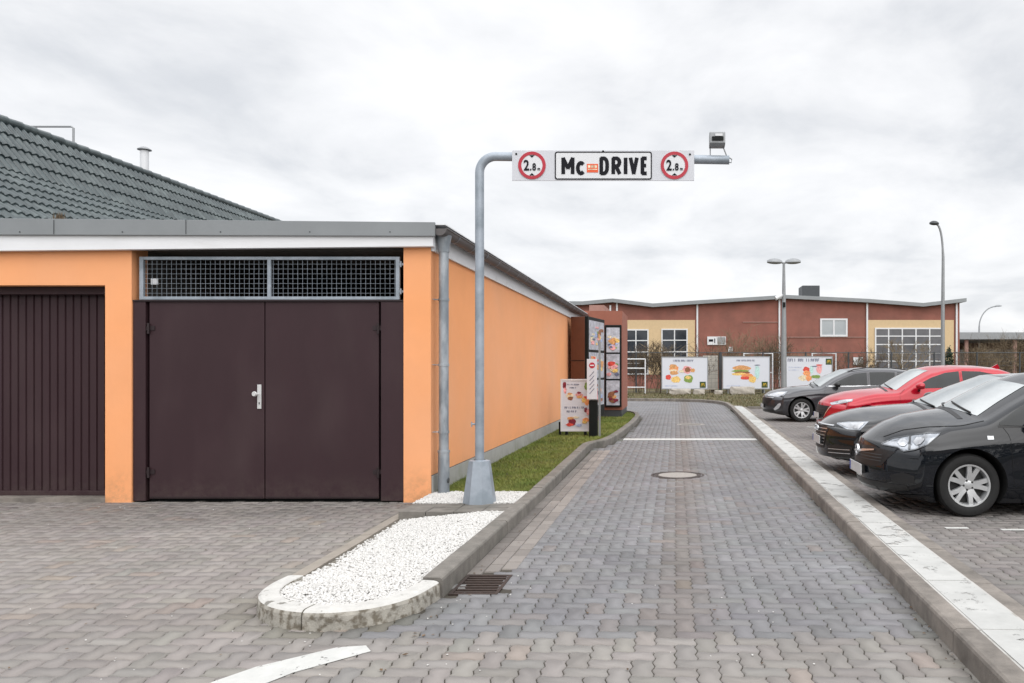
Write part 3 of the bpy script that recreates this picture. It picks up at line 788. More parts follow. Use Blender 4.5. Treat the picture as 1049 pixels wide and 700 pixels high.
b = MB(); b.lathe([(0, -.012), (.03, -.012), (.03, 0), (0, .004)], (dx + .065, dy - .02, .24), axis='x', n=14); b.build('inspection_flap', M['darkgrey'], dp)

# ribbed up-and-over door on the left
gd = MB()
x = -9.04; YD = 9.30
pts = []
while x < -6.62:
    pts += [(x, YD), (x + .068, YD), (x + .074, YD + .016), (x + .086, YD + .016)]
    x += .092
pts = [p for p in pts if p[0] < -6.56]
vs = [(px, py, .09) for px, py in pts] + [(px, py, 2.40) for px, py in pts]; k = len(pts)
gd.add(vs, [(i, i + 1, k + i + 1, k + i) for i in range(k - 1)])
dr = gd.build('garage_door', M['brown'], gr, fixn=False)
b = MB(); b.box(-6.57, -6.482, 9.20, 9.33, .05, 2.468).box(-9.1, -9.03, 9.20, 9.33, .05, 2.468).box(-9.03, -6.572, 9.20, 9.33, 2.38, 2.468).box(-9.03, -6.572, 9.25, 9.33, .05, .10)
b.build('door_frame', M['brown'], dr, bevel=.004)
MB().box(-9.1, -6.482, 9.06, 9.45, 0, .048).build('door_sill', M['kerb'], dr)
MB().box(-9.03, -6.572, 9.322, 9.33, .10, 2.38).build('door_backing', M['brown_dark'], dr)

# double steel doors
YS = 9.10
for nm, xa, xb in (('door_post', -6.178, -6.035), ('door_post', -3.355, -3.095)):
    MB().box(xa, xb, YS - .03, YS + .06, .015, 2.285).build(nm, M['brown'], gr, bevel=.004)
for xa, xb, hx in ((-6.0, -4.690, -6.0), (-4.678, -3.385, -3.385)):
    lf = MB().box(xa, xb, YS - .015, YS + .035, .04, 2.285).build('door_leaf', M['brown'], gr, bevel=.004)
    b = MB(); b.box(xa + .012, xb - .012, YS - .018, YS - .0152, .05, .062)
    b.build('leaf_edge', M['brown_dark'], lf)
    for hz in (0.28, 1.92):
        b = MB(); b.tube([(hx, YS - .035, hz), (hx, YS - .035, hz + .12)], .014, 10)
        b.box(hx - .03 if hx < -5 else hx - .065, hx + .065 if hx < -5 else hx + .03, YS - .024, YS - .0155, hz + .04, hz + .09)
        b.build('hinge', M['brown_dark'], lf)
    if hx < -5:
        hd = MB().box(-4.765, -4.72, YS - .027, YS - .0155, 1.065, 1.34).build('handle', M['steel_white'], lf, bevel=.003)
        b = MB(); b.lathe([(0, -.075), (.022, -.075), (.03, -.062), (.026, -.045), (.011, -.04), (.011, 0), (0, 0)], (-4.765, YS - .027, 1.235), axis='y', n=16); b.build('knob', M['steel_white'], hd, smooth=True)
        MB().box(-4.746, -4.737, YS - .031, YS - .0275, 1.115, 1.14).build('keyhole', M['black'], hd)
MB().box(-6.17, -3.10, YS + .07, YS + .075, 0.0, 2.27).build('door_backing', M['black'], gr)
MB().box(-6.175, -3.095, YS - .04, YS + .066, 2.288, 2.305).build('transom_rail', M['brown_dark'], gr)
# wire mesh vent above the doors
gm = MB(); mx0, mx1, mz0, mz1, my = -6.12, -3.15, 2.31, 2.80, 9.11
xm = -4.64
for xa, xb in ((mx0, mx0 + .045), (xm - .02, xm + .02), (mx1 - .045, mx1)): gm.box(xa, xb, my - .02, my + .02, mz0, mz1)
for xa, xb in ((mx0 + .045, xm - .02), (xm + .02, mx1 - .045)):
    gm.box(xa, xb, my - .02, my + .02, mz0, mz0 + .035); gm.box(xa, xb, my - .02, my + .02, mz1 - .035, mz1)
vg = gm.build('vent_grille', M['galv'], gr, bevel=.003)
b = MB()
x = mx0 + .08
while x < mx1 - .05:
    if abs(x - xm) > .03: b.box(x - .0013, x + .0013, my - .003, my + .0005, mz0 + .03, mz1 - .03)
    x += .0555
z = mz0 + .075
while z < mz1 - .04:
    b.box(mx0 + .04, mx1 - .04, my + .002, my + .0064, z - .0013, z + .0013); z += .0555
b.build('wire_mesh', M['galv'], vg)
for hz in (2.39, 2.70):
    b = MB(); b.box(mx1 + .001, mx1 + .055, my - .03, my - .015, hz, hz + .025); b.tube([(mx1 + .02, my - .035, hz - .02), (mx1 + .02, my - .035, hz + .045)], .01, 8); b.build('grille_hinge', M['galv'], vg)
MB().box(-6.03, -5.95, 9.155, 9.165, 2.49, 2.56).build('label_plate', M['signplate'], vg)
# moss tuft on the flashing
r2 = random.Random(3); b = MB()
for i in range(90):
    a = r2.uniform(0, 2 * PI); rr_ = abs(r2.gauss(0, .035)); h = r2.uniform(.02, .12)
    bx, by = -7.0 + rr_ * math.cos(a), 9.06 + rr_ * math.sin(a)
    b.add([(bx - .012, by, 3.19), (bx + .012, by, 3.19), (bx + r2.uniform(-.03, .03), by + r2.uniform(-.02, .02), 3.19 + h)], [(0, 1, 2)])
tag(b.build('weed_tuft', M['bark'], fixn=False), 'small brown tuft of weed growing on the grey garage roof edge', 'weed')

# ------------------------------------------------------------ tiled restaurant roof behind
rs = thing('tiled_building', (-15, 28, 0), 'building behind the garage with steep dark glazed tile roof', 'building')
RX, RH = -12.5, 6.08; KX, KH = -11.77, 4.99; EX, EH = -9.66, 3.40
Y0, Y1 = 10.0, 52.0
XW = -24.0
MB().box(XW + .3, EX - .25, Y0 + .35, Y1 - .35, 0, EH - .02).build('wall', M['pinkwall'], rs)
MB().box(XW + 2.9, RX, Y0 + 2.9, Y1 - 2.9, EH, RH - .02).build('roof_deck', M['flatroof'], rs)
tv = []; tf = []; tcnt = []
def tile_slope(xa, za, xb, zb, courses, ya_top, ya_bot, yb_top, yb_bot, p=0.165, flip=False):
    """slope facing +X from (xa,za) upper to (xb,zb) lower"""
    sl = math.hypot(xb - xa, zb - za); nx, nz = (za - zb) / sl, (xb - xa) / sl
    for c in range(courses):
        t0, t1 = c / courses, (c + 1) / courses
        ya = ya_top + (ya_bot - ya_top) * t1; yb = yb_top + (yb_bot - yb_top) * t1
        n = int((yb - ya) / p * 6); base = len(tv)
        for k in range(n + 1):
            y = ya + (yb - ya) * k / n; ph = ((y / p) + 0.0 * c) % 1.0
            wv = 0.028 * (math.sin(2 * PI * ph) * 0.7 + 0.3 * math.sin(4 * PI * ph + 0.6))
            jit = 0
            for (t, off) in ((t0 - .02, 0.004), (t1, 0.042), (t1 + .004, 0.004)):
                o = off + wv + .03
                tv.append((xa + (xb - xa) * t + nx * o, y, za + (zb - za) * t + nz * o))
        for k in range(n):
            a = base + k * 3
            tf.extend([a, a + 1, a + 4, a + 3, a + 1, a + 2, a + 5, a + 4]); tcnt.extend([4, 4])
tile_slope(RX, RH, KX, KH, 4, Y0 + 2.84, Y0 + 2.1, Y1 - 2.84, Y1 - 2.1)
tile_slope(KX, KH, EX, EH, 9, Y0 + 2.1, Y0, Y1 - 2.1, Y1)
ro = np_mesh('roof', np.array(tv), np.array(tf), np.array(tcnt), M['tile'], rs)
ro.data.polygons.foreach_set('use_smooth', [True] * len(ro.data.polygons)); ro.data.set_sharp_from_angle(angle=math.radians(40))
# underlay of the four slopes
def ring4(d, h): return [(EX - d, Y0 + d, h), (EX - d, Y1 - d, h), (XW + d, Y1 - d, h), (XW + d, Y0 + d, h)]
b = MB(); R = ring4(0, EH) + ring4(EX - KX, KH) + ring4(EX - RX, RH)
b.add(R, [(i + 4 * l, (i + 1) % 4 + 4 * l, (i + 1) % 4 + 4 * (l + 1), i + 4 * (l + 1)) for l in range(2) for i in range(4)])
b.build('roof_underlay', M['tile'], rs)
b = MB()
y = Y0 + 2.8
while y < Y1 - 3:
    b.tube([(RX - .01, y, RH + .055), (RX - .01, y + .36, RH + .065)], [.085, .095], 10); y += .34
b.build('ridge_tiles', M['tile'], rs, smooth=True)
b = MB(); b.box(RX - .2, RX + .0, Y0 + 2.8, Y1 - 2.8, RH - .02, RH + .05); b.build('ridge_lath', M['black'], rs)
b = MB(); b.tube([(-13.0, 19.5, 6.1), (-13.0, 19.5, 6.86)], .095, 16); 
ch = b.build('vent_pipe', M['signplate'], rs, smooth=True)
b = MB(); b.lathe([(0.0, .09), (.08, .08), (.155, .03), (.155, .015), (0.0, .03)], (-13.0, 19.5, 6.86), n=20); b.tube([(-13, 19.5, 6.8), (-13, 19.5, 6.95)], .05, 10); b.build('vent_cowl', M['lampgrey'], ch, smooth=True)
b = MB(); b.tube([(-14.0, 17.2, 6.1), (-14.0, 17.2, 6.72), (-13.98, 17.2, 6.75), (-13.05, 17.2, 6.75), (-13.0, 17.2, 6.72), (-13.0, 17.2, 6.1)], .022, 8)
b.build('pipe_bracket', M['lampgrey'], rs, smooth=True)

# ------------------------------------------------------------ height-limit portal post with sign
py_ = 8.5; s96 = F / py_
def SX(x): return (x - PX) / s96
def SZ(y): return CH - (y - PY) / s96
pt = thing('portal_post', (SX(491), py_, 0.08), 'bent grey steel portal post rising from white gravel on a tapered base', 'post')
b = MB()
px0 = SX(491.3); zt = SZ(160.5)
tilt = -0.014
pts = [(px0, py_, .12), (px0, py_, 1.5), (px0, py_, zt - .17)]
for k in range(1, 9):
    a = k * PI / 16
    pts.append((px0 + .17 * (1 - math.cos(a)), py_, zt - .17 + .17 * math.sin(a)))
xe = SX(747); pts.append((px0 + 1.4, py_, zt + tilt * 1.2)); pts.append((xe, py_, zt + tilt * (xe - px0)))
b.tube(pts, .047, 20); b.build('pole', M['galv'], pt, smooth=True)
b = MB()
zb, ztp = .085, SZ(472)
def fr(w, z): return [(px0 - w, py_ - w, z), (px0 + w, py_ - w, z), (px0 + w, py_ + w, z), (px0 - w, py_ + w, z)]
oc = lambda w, z: [(px0 + w * math.cos(PI / 8 + k * PI / 4) * 1.08, py_ + w * math.sin(PI / 8 + k * PI / 4) * 1.08, z) for k in range(8)]
v = oc(.165, zb) + oc(.105, ztp) + oc(.06, ztp + .01)
b.add(v, [(i, (i + 1) % 8, 8 + (i + 1) % 8, 8 + i) for i in range(8)] + [(8 + i, 8 + (i + 1) % 8, 16 + (i + 1) % 8, 16 + i) for i in range(8)] + [tuple(reversed(range(8)))])
b.build('post_base', M['galv'], pt)
b = MB(); b.tube([(px0 - .05, py_, .93), (px0 - .085, py_, .93)], .01, 8); b.tube([(px0 - .085, py_, .90), (px0 - .085, py_, .955)], .007, 6); b.build('lug', M['galv'], pt)
# the sign
sg = thing('height_limit_sign', (SX(618), py_ - .07, zt), 'white overhead sign with drive lettering and two red height limit discs', 'sign')
bx0, bx1 = SX(526), SX(711); bz0, bz1 = SZ(187), SZ(156)
ys = py_ - .062
b = MB(); b.box(bx0, bx1, ys - .012, ys, bz0, bz1); b.build('board', M['signwhite'], sg, bevel=.003)
yf = ys - .012
for cx in (SX(546.3), SX(691)):
    cz = SZ(171.5); R = 14.2 / s96
    b = MB(); b.lathe([(0, -.004), (R, -.004), (R, 0), (0, 0)], (cx, yf - .0005, cz), axis='y', n=40); d = b.build('limit_disc', M['signplate'], sg)
    b = MB(); b.lathe([(R * .76, -.003), (R * .99, -.003), (R * .99, 0), (R * .76, 0)], (cx, yf - .005, cz), axis='y', n=48, closed=True); b.build('red_ring', M['signred'], d)
    text_mesh('numerals', '2', cx - .088, yf - .009, cz - .052, .155, M['signblack'], d, .78, .0035, .0015)
    text_mesh('numerals', '.', cx - .022, yf - .009, cz - .052, .13, M['signblack'], d, .7, .0025, .0015)
    text_mesh('numerals', '8', cx + .004, yf - .009, cz - .052, .105, M['signblack'], d, .75, .003, .0015)
    text_mesh('numerals', 'm', cx + .058, yf - .009, cz - .052, .05, M['signblack'], d, .8, .001, .0015)
    for sgn in (1, -1):
        zt_ = cz + sgn * R * .72; ztip = cz + sgn * R * .55
        b = MB(); b.prism([(cx - .028, zt_), (cx + .028, zt_), (cx, ztip)], yf - .008, yf - .0052, 'y'); b.build('arrow', M['signblack'], d)
# inner plate with rounded black border
def rrect(x0, x1, z0, z1, r, n=6):
    pts = []
    for (cx, cz, a0) in ((x1 - r, z1 - r, 0), (x0 + r, z1 - r, PI / 2), (x0 + r, z0 + r, PI), (x1 - r, z0 + r, 1.5 * PI)):
        for k in range(n + 1):
            a = a0 + k * PI / 2 / n; pts.append((cx + r * math.cos(a), cz + r * math.sin(a)))
    return pts
ix0, ix1, iz0, iz1 = SX(569.5), SX(668), SZ(187), SZ(157.5)
iz0 += .012
po, pi_ = rrect(ix0, ix1, iz0, iz1, .025), rrect(ix0 + .012, ix1 - .012, iz0 + .012, iz1 - .012, .016)
b = MB(); k = len(po)
for (ya, yb) in ((yf - .006, yf - .0005),):
    v = [(x, ya, z) for x, z in po] + [(x, ya, z) for x, z in pi_] + [(x, yb, z) for x, z in po] + [(x, yb, z) for x, z in pi_]
    f = []
    for i in range(k):
        j = (i + 1) % k; f += [(i, j, k + j, k + i), (i, 2 * k + i, 2 * k + j, j), (k + i, k + j, 3 * k + j, 3 * k + i)]
    b.add(v, f)
b.build('border', M['signblack'], sg)
b = MB(); b.prism(pi_, yf - .004, yf - .0005, 'y'); ip = b.build('name_plate', M['signplate'], sg)
zb_ = SZ(181.5)
def strokes(name, lines, x, z, w, h, t, y, m, par):
    b = MB(); k = 0
    for ln in lines:
        P_ = [Vector((x + u * (w - t) + t / 2, z + v * (h - t) + t / 2)) for u, v in ln]
        for a_, c_ in zip(P_[:-1], P_[1:]):
            d_ = (c_ - a_); L_ = d_.length
            if L_ < 1e-6: continue
            d_ /= L_; n_ = Vector((-d_.y, d_.x)) * t / 2; e_ = d_ * t * .18
            k += 1; yy_ = y - .0001 * (k % 9)
            q_ = [a_ - e_ - n_, c_ + e_ - n_, c_ + e_ + n_, a_ - e_ + n_]
            b.prism([(v_.x, v_.y) for v_ in q_], yy_ - .003, y, 'y')
    return b.build(name, m, par)
def arc(cx, cz, rx, rz, a0, a1, n=9): return [(cx + rx * math.cos(math.radians(a0 + (a1 - a0) * i / n)), cz + rz * math.sin(math.radians(a0 + (a1 - a0) * i / n))) for i in range(n + 1)]
HL = SZ(162.5) - SZ(181.5); TL = .039
def letter(lines, xa, xb, h=HL): strokes('lettering', lines, SX(xa), SZ(181.5), SX(xb) - SX(xa), h, TL, yf - .0045, M['signblack'], ip)
letter([[(0, 0), (0, 1), (.5, .35), (1, 1), (1, 0)]], 576.2, 589.5)
letter([arc(.5, .5, .5, .5, 50, 310, 12)], 591, 601, HL * .76)
letter([[(0, 0), (0, 1), (.45, 1)] + arc(.45, .62, .55, .38, 80, 0, 4) + arc(.45, .38, .55, .38, 0, -80, 4) + [(.45, 0), (0, 0)]], 614.8, 624.5)
letter([[(0, 0), (0, 1), (.5, 1)] + arc(.5, .74, .5, .26, 80, -80, 6) + [(.5, .48), (0, .48)], [(.45, .48), (1, 0)]], 627, 637)
letter([[(0, 0), (0, 1)]], 639.5, 643.1)
letter([[(0, 1), (.5, 0), (1, 1)]], 644.6, 654.6)
letter([[(1, 1), (0, 1), (0, 0), (1, 0)], [(0, .52), (.85, .52)]], 656.6, 664)
0 and text_mesh('lettering', 'M', SX(575.5), yf - .006, zb_, .262, M['signblack'], ip, .80, .007, .002)
0 and text_mesh('lettering', 'c', SX(591.5), yf - .006, zb_, .255, M['signblack'], ip, .82, .007, .002)
0 and text_mesh('lettering', 'DRIVE', SX(615.3), yf - .006, zb_, .262, M['signblack'], ip, .70, .007, .002)
b = MB(); b.box(SX(602), SX(613.5), yf - .007, yf - .0042, SZ(178.7), SZ(170)); lg = b.build('logo_patch', M['orangered'], ip)
b = MB()
for q in range(3): b.box(SX(603.2 + q * 3.3), SX(605.6 + q * 3.3), yf - .0085, yf - .0072, SZ(174), SZ(171.4))
b.box(SX(603), SX(612.5), yf - .0085, yf - .0072, SZ(176), SZ(175.2)); b.build('logo_mark', M['p_cream'], lg)
for cx, cz in ((bx0 + .045, bz1 - .04), (bx1 - .045, bz1 - .045), ((bx0 + bx1) / 2 + .0, bz1 - .012)):
    MB().lathe([(0, -.006), (.011, -.006), (.011, 0), (0, 0)], (cx, yf, cz), axis='y', n=10).build('bolt', M['black'], sg)
for cx in (bx0 + .3, bx1 - .3): MB().box(cx - .02, cx + .02, ys + .001, ys + .02, bz0 + .03, bz1 - .005).build('clamp', M['galv'], sg)
# floodlight
fl = thing('floodlight', (SX(734), py_, SZ(156)), 'small grey floodlight on top of the portal beam end', 'floodlight')
fx0, fx1, fz0, fz1 = SX(726.5), SX(742.5), SZ(151), SZ(137)
b = MB(); b.prism([(py_ - .10, fz0 + .02), (py_ - .09, fz1 - .01), (py_ - .06, fz1), (py_ + .05, fz1 - .015), (py_ + .06, fz0), (py_ - .07, fz0)], fx0, fx1, 'x'); b.build('housing', M['lampgrey'], fl, bevel=.008)
b = MB(); b.box(fx0 + .025, fx1 - .02, py_ - .112, py_ - .101, fz0 + .045, fz0 + .085); b.build('glass', M['black'], fl)
b = MB(); b.box(fx0 + .06, fx1 - .03, py_ - .108, py_ - .097, fz1 - .055, fz1 - .03); b.build('vent_label', M['signplate'], fl)
b = MB(); b.tube([(fx0 + .01, py_, fz0 - .02 + .03), (fx0 + .012, py_, zt - .04 + .045)], .006, 6); b.tube([(fx1 - .02, py_, fz0 + .01), (fx1 + .02, py_, zt + .005), (fx1 + .075, py_, zt - .03), (fx1 + .07, py_, zt - .065), (fx1 + .03, py_, zt - .06)], .007, 6)
b.build('bracket', M['lampgrey'], fl)

# ------------------------------------------------------------ menu area
tb = thing('terracotta_block', (-2.2, 24.6, 0), 'terracotta rendered wall block at the far end of the orange garage wall', 'wall')
MB().box(-2.76, -1.58, 23.62, 26.2, .30, 3.24).build('wall', M['terracotta'], tb)
MB().box(-2.75, -1.60, 23.64, 26.18, 0, .30).build('base', M['darkgrey'], tb)
MB().box(-2.60, -2.15, 24.0, 26.0, 3.241, 3.44).build('parapet', M['pinkwall'], tb)
bb = MB()
def menu_prints(parent, x0, x1, z0, z1, yf, seed, colset, n=16, tmat='p_ink'):
    """lamp-lit print: soft food-coloured shapes on a pale sheet, all real thin inlays"""
    r = random.Random(seed)
    pn = MB().box(x0, x1, yf - .004, yf - .0005, z0, z1).build('print', M['menu_paper'], parent)
    groups = {}
    W, H = x1 - x0, z1 - z0
    for i in range(n):
        k = r.choice(colset); b = groups.setdefault(k, MB())
        cx = x0 + W * r.uniform(.2, .8); cz = z0 + H * r.uniform(.15, .62); rx = W * r.uniform(.10, .24); rz = min(rx * r.uniform(.5, .9), H * .18)
        cx = min(max(cx, x0 + rx), x1 - rx)
        m = 12; ph = r.uniform(0, 6)
        poly = [(cx + rx * math.cos(2 * PI * q / m) * (1 + .15 * math.sin(3 * q + ph)), cz + rz * math.sin(2 * PI * q / m) * (1 + .12 * math.sin(2 * q + ph))) for q in range(m)]
        b.prism(poly, yf - .0065 - .0012 * i, yf - .0042, 'y')
    for k, b in groups.items(): b.build('picture', M[k], pn)
    return pn
FOOD = ['p_orange', 'p_bun', 'p_yellow', 'p_red', 'p_brown', 'p_green', 'p_cream', 'p_pink']
# second menu board, flat on the block
m2 = thing('menu_board', (-1.82, 23.55, .4), 'black framed menu board with three lit panels flat on the terracotta block', 'menu board', 'drive-through menu boards')
s = F / 23.5
fx0, fx1, fz0, fz1 = (619.5 - PX) / s, (636.5 - PX) / s, CH - (417 - PY) / s, CH - (333 - PY) / s
MB().box(fx0, fx1, 23.5, 23.62, fz0, fz1).build('frame', M['black'], m2, bevel=.015)
H = (fz1 - fz0 - .14) / 3
for q in range(3):
    z0 = fz0 + .05 + q * (H + .02)
    p = menu_prints(m2, fx0 + .05, fx1 - .05, z0, z0 + H - .03, 23.5, 20 + q, FOOD + ['p_blue', 'p_ink'] if q else ['p_brown', 'p_wine', 'p_bun', 'p_brown'], 18)
# first menu board, angled totem
m1 = thing('menu_board', (-2.3, 20.9, 0), 'tall brown and black menu totem angled to the lane behind the white pavement sign', 'menu board', 'drive-through menu boards')
A0 = Vector((-2.24, 20.4)); A1 = Vector((-1.96, 22.0)); dirr = (A1 - A0).normalized(); nn = Vector((dirr.y, -dirr.x))   # nn faces the lane
def quadbox(a, b_, t0, t1, z0, z1, name, m, par, bev=0):
    p = [a + nn * t0, b_ + nn * t0, b_ + nn * t1, a + nn * t1]
    mb = MB(); mb.prism([(q.x, q.y) for q in p], z0, z1); return mb.build(name, m, par, bevel=bev)
quadbox(A0, A1, -.46, -.085, .25, 2.86, 'cabinet', M['brownpanel'], m1, .01)
quadbox(A0 - dirr * .004, A1, -.083, .0, .25, 2.87, 'frame', M['black'], m1, .01)
quadbox(A0 + dirr * .03, A1 - dirr * .1, -.4, -.12, .08, .249, 'foot', M['terracotta'], m1)
MB().add([(A0.x - nn.x * .45, A0.y - nn.y * .45 - .004, 1.72), (A0.x - nn.x * .1, A0.y - nn.y * .1 - .004, 1.72), (A0.x - nn.x * .1, A0.y - nn.y * .1 - .004, 1.74), (A0.x - nn.x * .45, A0.y - nn.y * .45 - .004, 1.74)], [(0, 1, 2, 3)]).build('panel_joint', M['black'], m1)
for q, (z0, z1) in enumerate(((.55, 1.22), (1.28, 1.95), (2.02, 2.78))):
    pn = quadbox(A0 + dirr * .08, A1 - dirr * .08, .001, .006, z0, z1, 'print', M['menu_paper'], m1)
    r = random.Random(40 + q); Lw = (A1 - A0).length - .16
    gps = {}
    for i in range(22):
        k = r.choice(FOOD + ['p_ink', 'p_blue']); mb = gps.setdefault(k, MB())
        c = .08 + Lw * r.uniform(.12, .85); cz = z0 + (z1 - z0) * r.uniform(.15, .8); wd = r.uniform(.05, .16); hh = r.uniform(.02, .07)
        pa, pb_ = A0 + dirr * (c - wd), A0 + dirr * (c + wd)
        P4 = [pa + nn * .0062, pb_ + nn * .0062, pb_ + nn * (.008 + .0006 * i), pa + nn * (.008 + .0006 * i)]
        mb.prism([(v_.x, v_.y) for v_ in P4], cz - hh, cz + hh)
    for k, mb in gps.items(): mb.build('picture', M[k], pn)
# order post with a no-entry plate
s = F / 16.8
op = thing('order_post', ((608 - PX) / s, 16.8, .08), 'black order post with white plate and red no-entry disc beside the white pavement sign', 'order post')
ox0, ox1 = (603.5 - PX) / s, (612 - PX) / s
MB().box(ox0, ox1, 16.75, 16.93, .08, .86).build('column', M['black'], op, bevel=.01)
pl = MB().box((601.7 - PX) / s, ox1 + .0, 16.70, 16.735, .88, CH + 10 / s).build('plate', M['signwhite'], op, bevel=.006)
MB().box(ox0 + .02, ox1 - .02, 16.737, 16.9, .861, CH + 6 / s).build('speaker_housing', M['lampgrey'], op)
cx, cz = (607 - PX) / s, CH + (378 - 373.5) / s - .02
b = MB(); b.lathe([(0, -.004), (.062, -.004), (.062, 0), (0, 0)], (cx, 16.6995, cz), axis='y', n=24); dd = b.build('no_entry_disc', M['signred'], pl)
MB().box(cx - .04, cx + .04, 16.690, 16.695, cz - .012, cz + .012).build('white_bar', M['signplate'], dd)
b = MB()
for q in range(5):
    zz = 1.0 + q * .09; b.tube([(cx - .05, 16.697, zz), (cx + .045, 16.697, zz + .11)], .006, 6)
b.build('arrow_print', M['p_ink'], pl)
sp = MB(); sp.box((613.2 - PX) / s, (615.2 - PX) / s, 16.78, 16.83, .08, 2.12); sp = sp.build('grey_post', M['zinc'])
tag(sp, 'slim grey steel post just right of the black order post', 'post')
# pavement sign
s = F / 17.1
a = thing('pavement_sign', ((590 - PX) / s, 17.1, .08), 'white framed pavement sign with food pictures on the grass by the orange wall', 'sign')
ax0, ax1, az0, az1 = (574.5 - PX) / s, (606 - PX) / s, CH - (442 - PY) / s, CH - (388.5 - PY) / s
b = MB(); yv = 17.05
for (p_, q_, r_, t_) in ((ax0, ax0 + .035, az0, az1), (ax1 - .035, ax1, az0, az1), (ax0 + .035, ax1 - .035, az0, az0 + .035), (ax0 + .035, ax1 - .035, az1 - .035, az1)):
    b.box(p_, q_, yv, yv + .05, r_, t_)
b.build('frame', M['signplate'], a, bevel=.004)
pn = MB().box(ax0 + .035, ax1 - .035, yv + .012, yv + .04, az0 + .035, az1 - .035).build('poster', M['poster'], a)
r = random.Random(5); gps = {}; W_, H_ = ax1 - ax0, az1 - az0
for i, (u, v, ru, rv, k) in enumerate([(.13, .88, .06, .07, 'p_wine'), (.15, .78, .05, .06, 'p_pink'), (.86, .86, .09, .08, 'p_green'), (.3, .68, .12, .05, 'p_cream'), (.32, .63, .09, .035, 'p_brown'), (.3, .72, .08, .02, 'p_bun'),
                                        (.6, .7, .13, .03, 'p_pink'), (.62, .66, .10, .03, 'p_bun'), (.6, .74, .07, .02, 'p_wine'), (.83, .62, .11, .06, 'p_red'), (.86, .56, .09, .06, 'p_orange'), (.75, .6, .07, .05, 'p_yellow'),
                                        (.82, .41, .05, .05, 'p_wine'), (.9, .37, .06, .06, 'p_pink'), (.33, .25, .11, .03, 'p_bun'), (.38, .18, .13, .06, 'p_wine'), (.3, .13, .12, .03, 'p_red'), (.82, .22, .11, .04, 'p_orange'), (.78, .18, .08, .03, 'p_yellow'),
                                        (.5, .27, .1, .02, 'p_cream'), (.6, .12, .1, .03, 'p_blue')]):
    m = 14; ph = r.uniform(0, 6)
    cx, cz = ax0 + W_ * u, az0 + H_ * v
    gps.setdefault(k, MB()).prism([(cx + W_ * ru * math.cos(2 * PI * q / m) * (1 + .2 * math.sin(3 * q + ph)), cz + H_ * rv * math.sin(2 * PI * q / m) * (1 + .15 * math.sin(2 * q + ph))) for q in range(m)], yv + .0105 - .0006 * i, yv + .0115, 'y')
for k, mb in gps.items(): mb.build('picture', M[k], pn)
b = MB(); r = random.Random(8)
def glyph_row(b, x, z, h, n, yv, wd=None, rr=r):
    """illegible lettering: little upright strokes of uneven shape"""
    wd = wd or h * .55
    for q in range(n):
        if rr.random() < .12: x += wd * .6
        k = rr.randint(0, 3); t = h * .2
        b.box(x, x + t, yv - .003, yv, z, z + h)
        if k != 1: b.box(x + t, x + wd * .8, yv - .003, yv, z + h - t, z + h)
        if k >= 2: b.box(x + wd * .62, x + wd * .8, yv - .003, yv, z, z + h - t)
        if k == 0 or k == 3: b.box(x + t, x + wd * .62, yv - .003, yv, z + h * .4, z + h * .4 + t)
        x += wd
glyph_row(b, ax0 + W_ * .13, az0 + H_ * .435, .045, 11, yv + .010, .035); glyph_row(b, ax0 + W_ * .2, az0 + H_ * .36, .045, 5, yv + .010, .035)
glyph_row(b, ax0 + W_ * .22, az0 + H_ * .88, .032, 9, yv + .010, .028); glyph_row(b, ax0 + W_ * .3, az0 + H_ * .82, .032, 5, yv + .010, .028)
b.build('lettering', M['p_ink'], pn)
for fx in (ax0 + .1, ax1 - .16):
    MB().box(fx, fx + .055, yv - .01, yv + .09, .07, az0 - .001).build('foot', M['black'], a)
MB().box(ax0 - .045, ax0 - .002, yv + .06, yv + .16, .08, az0 + .2).build('ballast', M['black'], a)

# ------------------------------------------------------------ far red building
YB = 58.0; sB = F / YB
def BX(x): return (x - PX) / sB
def BZ(y): return CH - (y - PY) / sB
rb = thing('brick_building', (6, YB, 0), 'long red brick commercial building with wavy grey roof edge and cream bays', 'building')
top = [(-22, 6.5), (BX(597), 6.4), (BX(628), BZ(306.5)), (BX(669), BZ(311.5)), (BX(712), BZ(308.5)), (BX(805), BZ(302.8)), (BX(888), BZ(306.8)), (BX(944), BZ(311)), (BX(983), BZ(306))]
b = MB(); b.prism([(top[0][0], 0), (top[-1][0], 0)] + [(x, z - .25) for x, z in reversed(top)], YB, YB + 16, 'y'); b.build('wall', M['brickred'], rb)
b = MB(); k = len(top)
v = [(x, YB - .45, z - .26) for x, z in top] + [(x, YB - .45, z) for x, z in top] + [(x, YB + 16.3, z - .26) for x, z in top] + [(x, YB + 16.3, z) for x, z in top]
v = [(p[0] + (0.35 if abs(p[0] - top[-1][0]) < .01 else 0), p[1], p[2]) for p in v]
f = []
for i in range(k - 1):
    f += [(i, i + 1, k + i + 1, k + i), (k + i, k + i + 1, 3 * k + i + 1, 3 * k + i), (2 * k + i, 3 * k + i, 3 * k + i + 1, 2 * k + i + 1), (i, 2 * k + i, 2 * k + i + 1, i + 1)]
f += [(0, k, 3 * k, 2 * k), (k - 1, 3 * k - 1, 4 * k - 1, 2 * k - 1)]
b.add(v, f); b.build('roof', M['zinc'], rb)
MB().box(BX(636.5), BX(712), YB - .03, YB - .003, 1.1, BZ(328)).build('cream_bay', M['yellow'], rb)
MB().box(BX(888.5), BX(977), YB - .03, YB - .003, .2, BZ(328)).build('cream_bay', M['yellow'], rb)
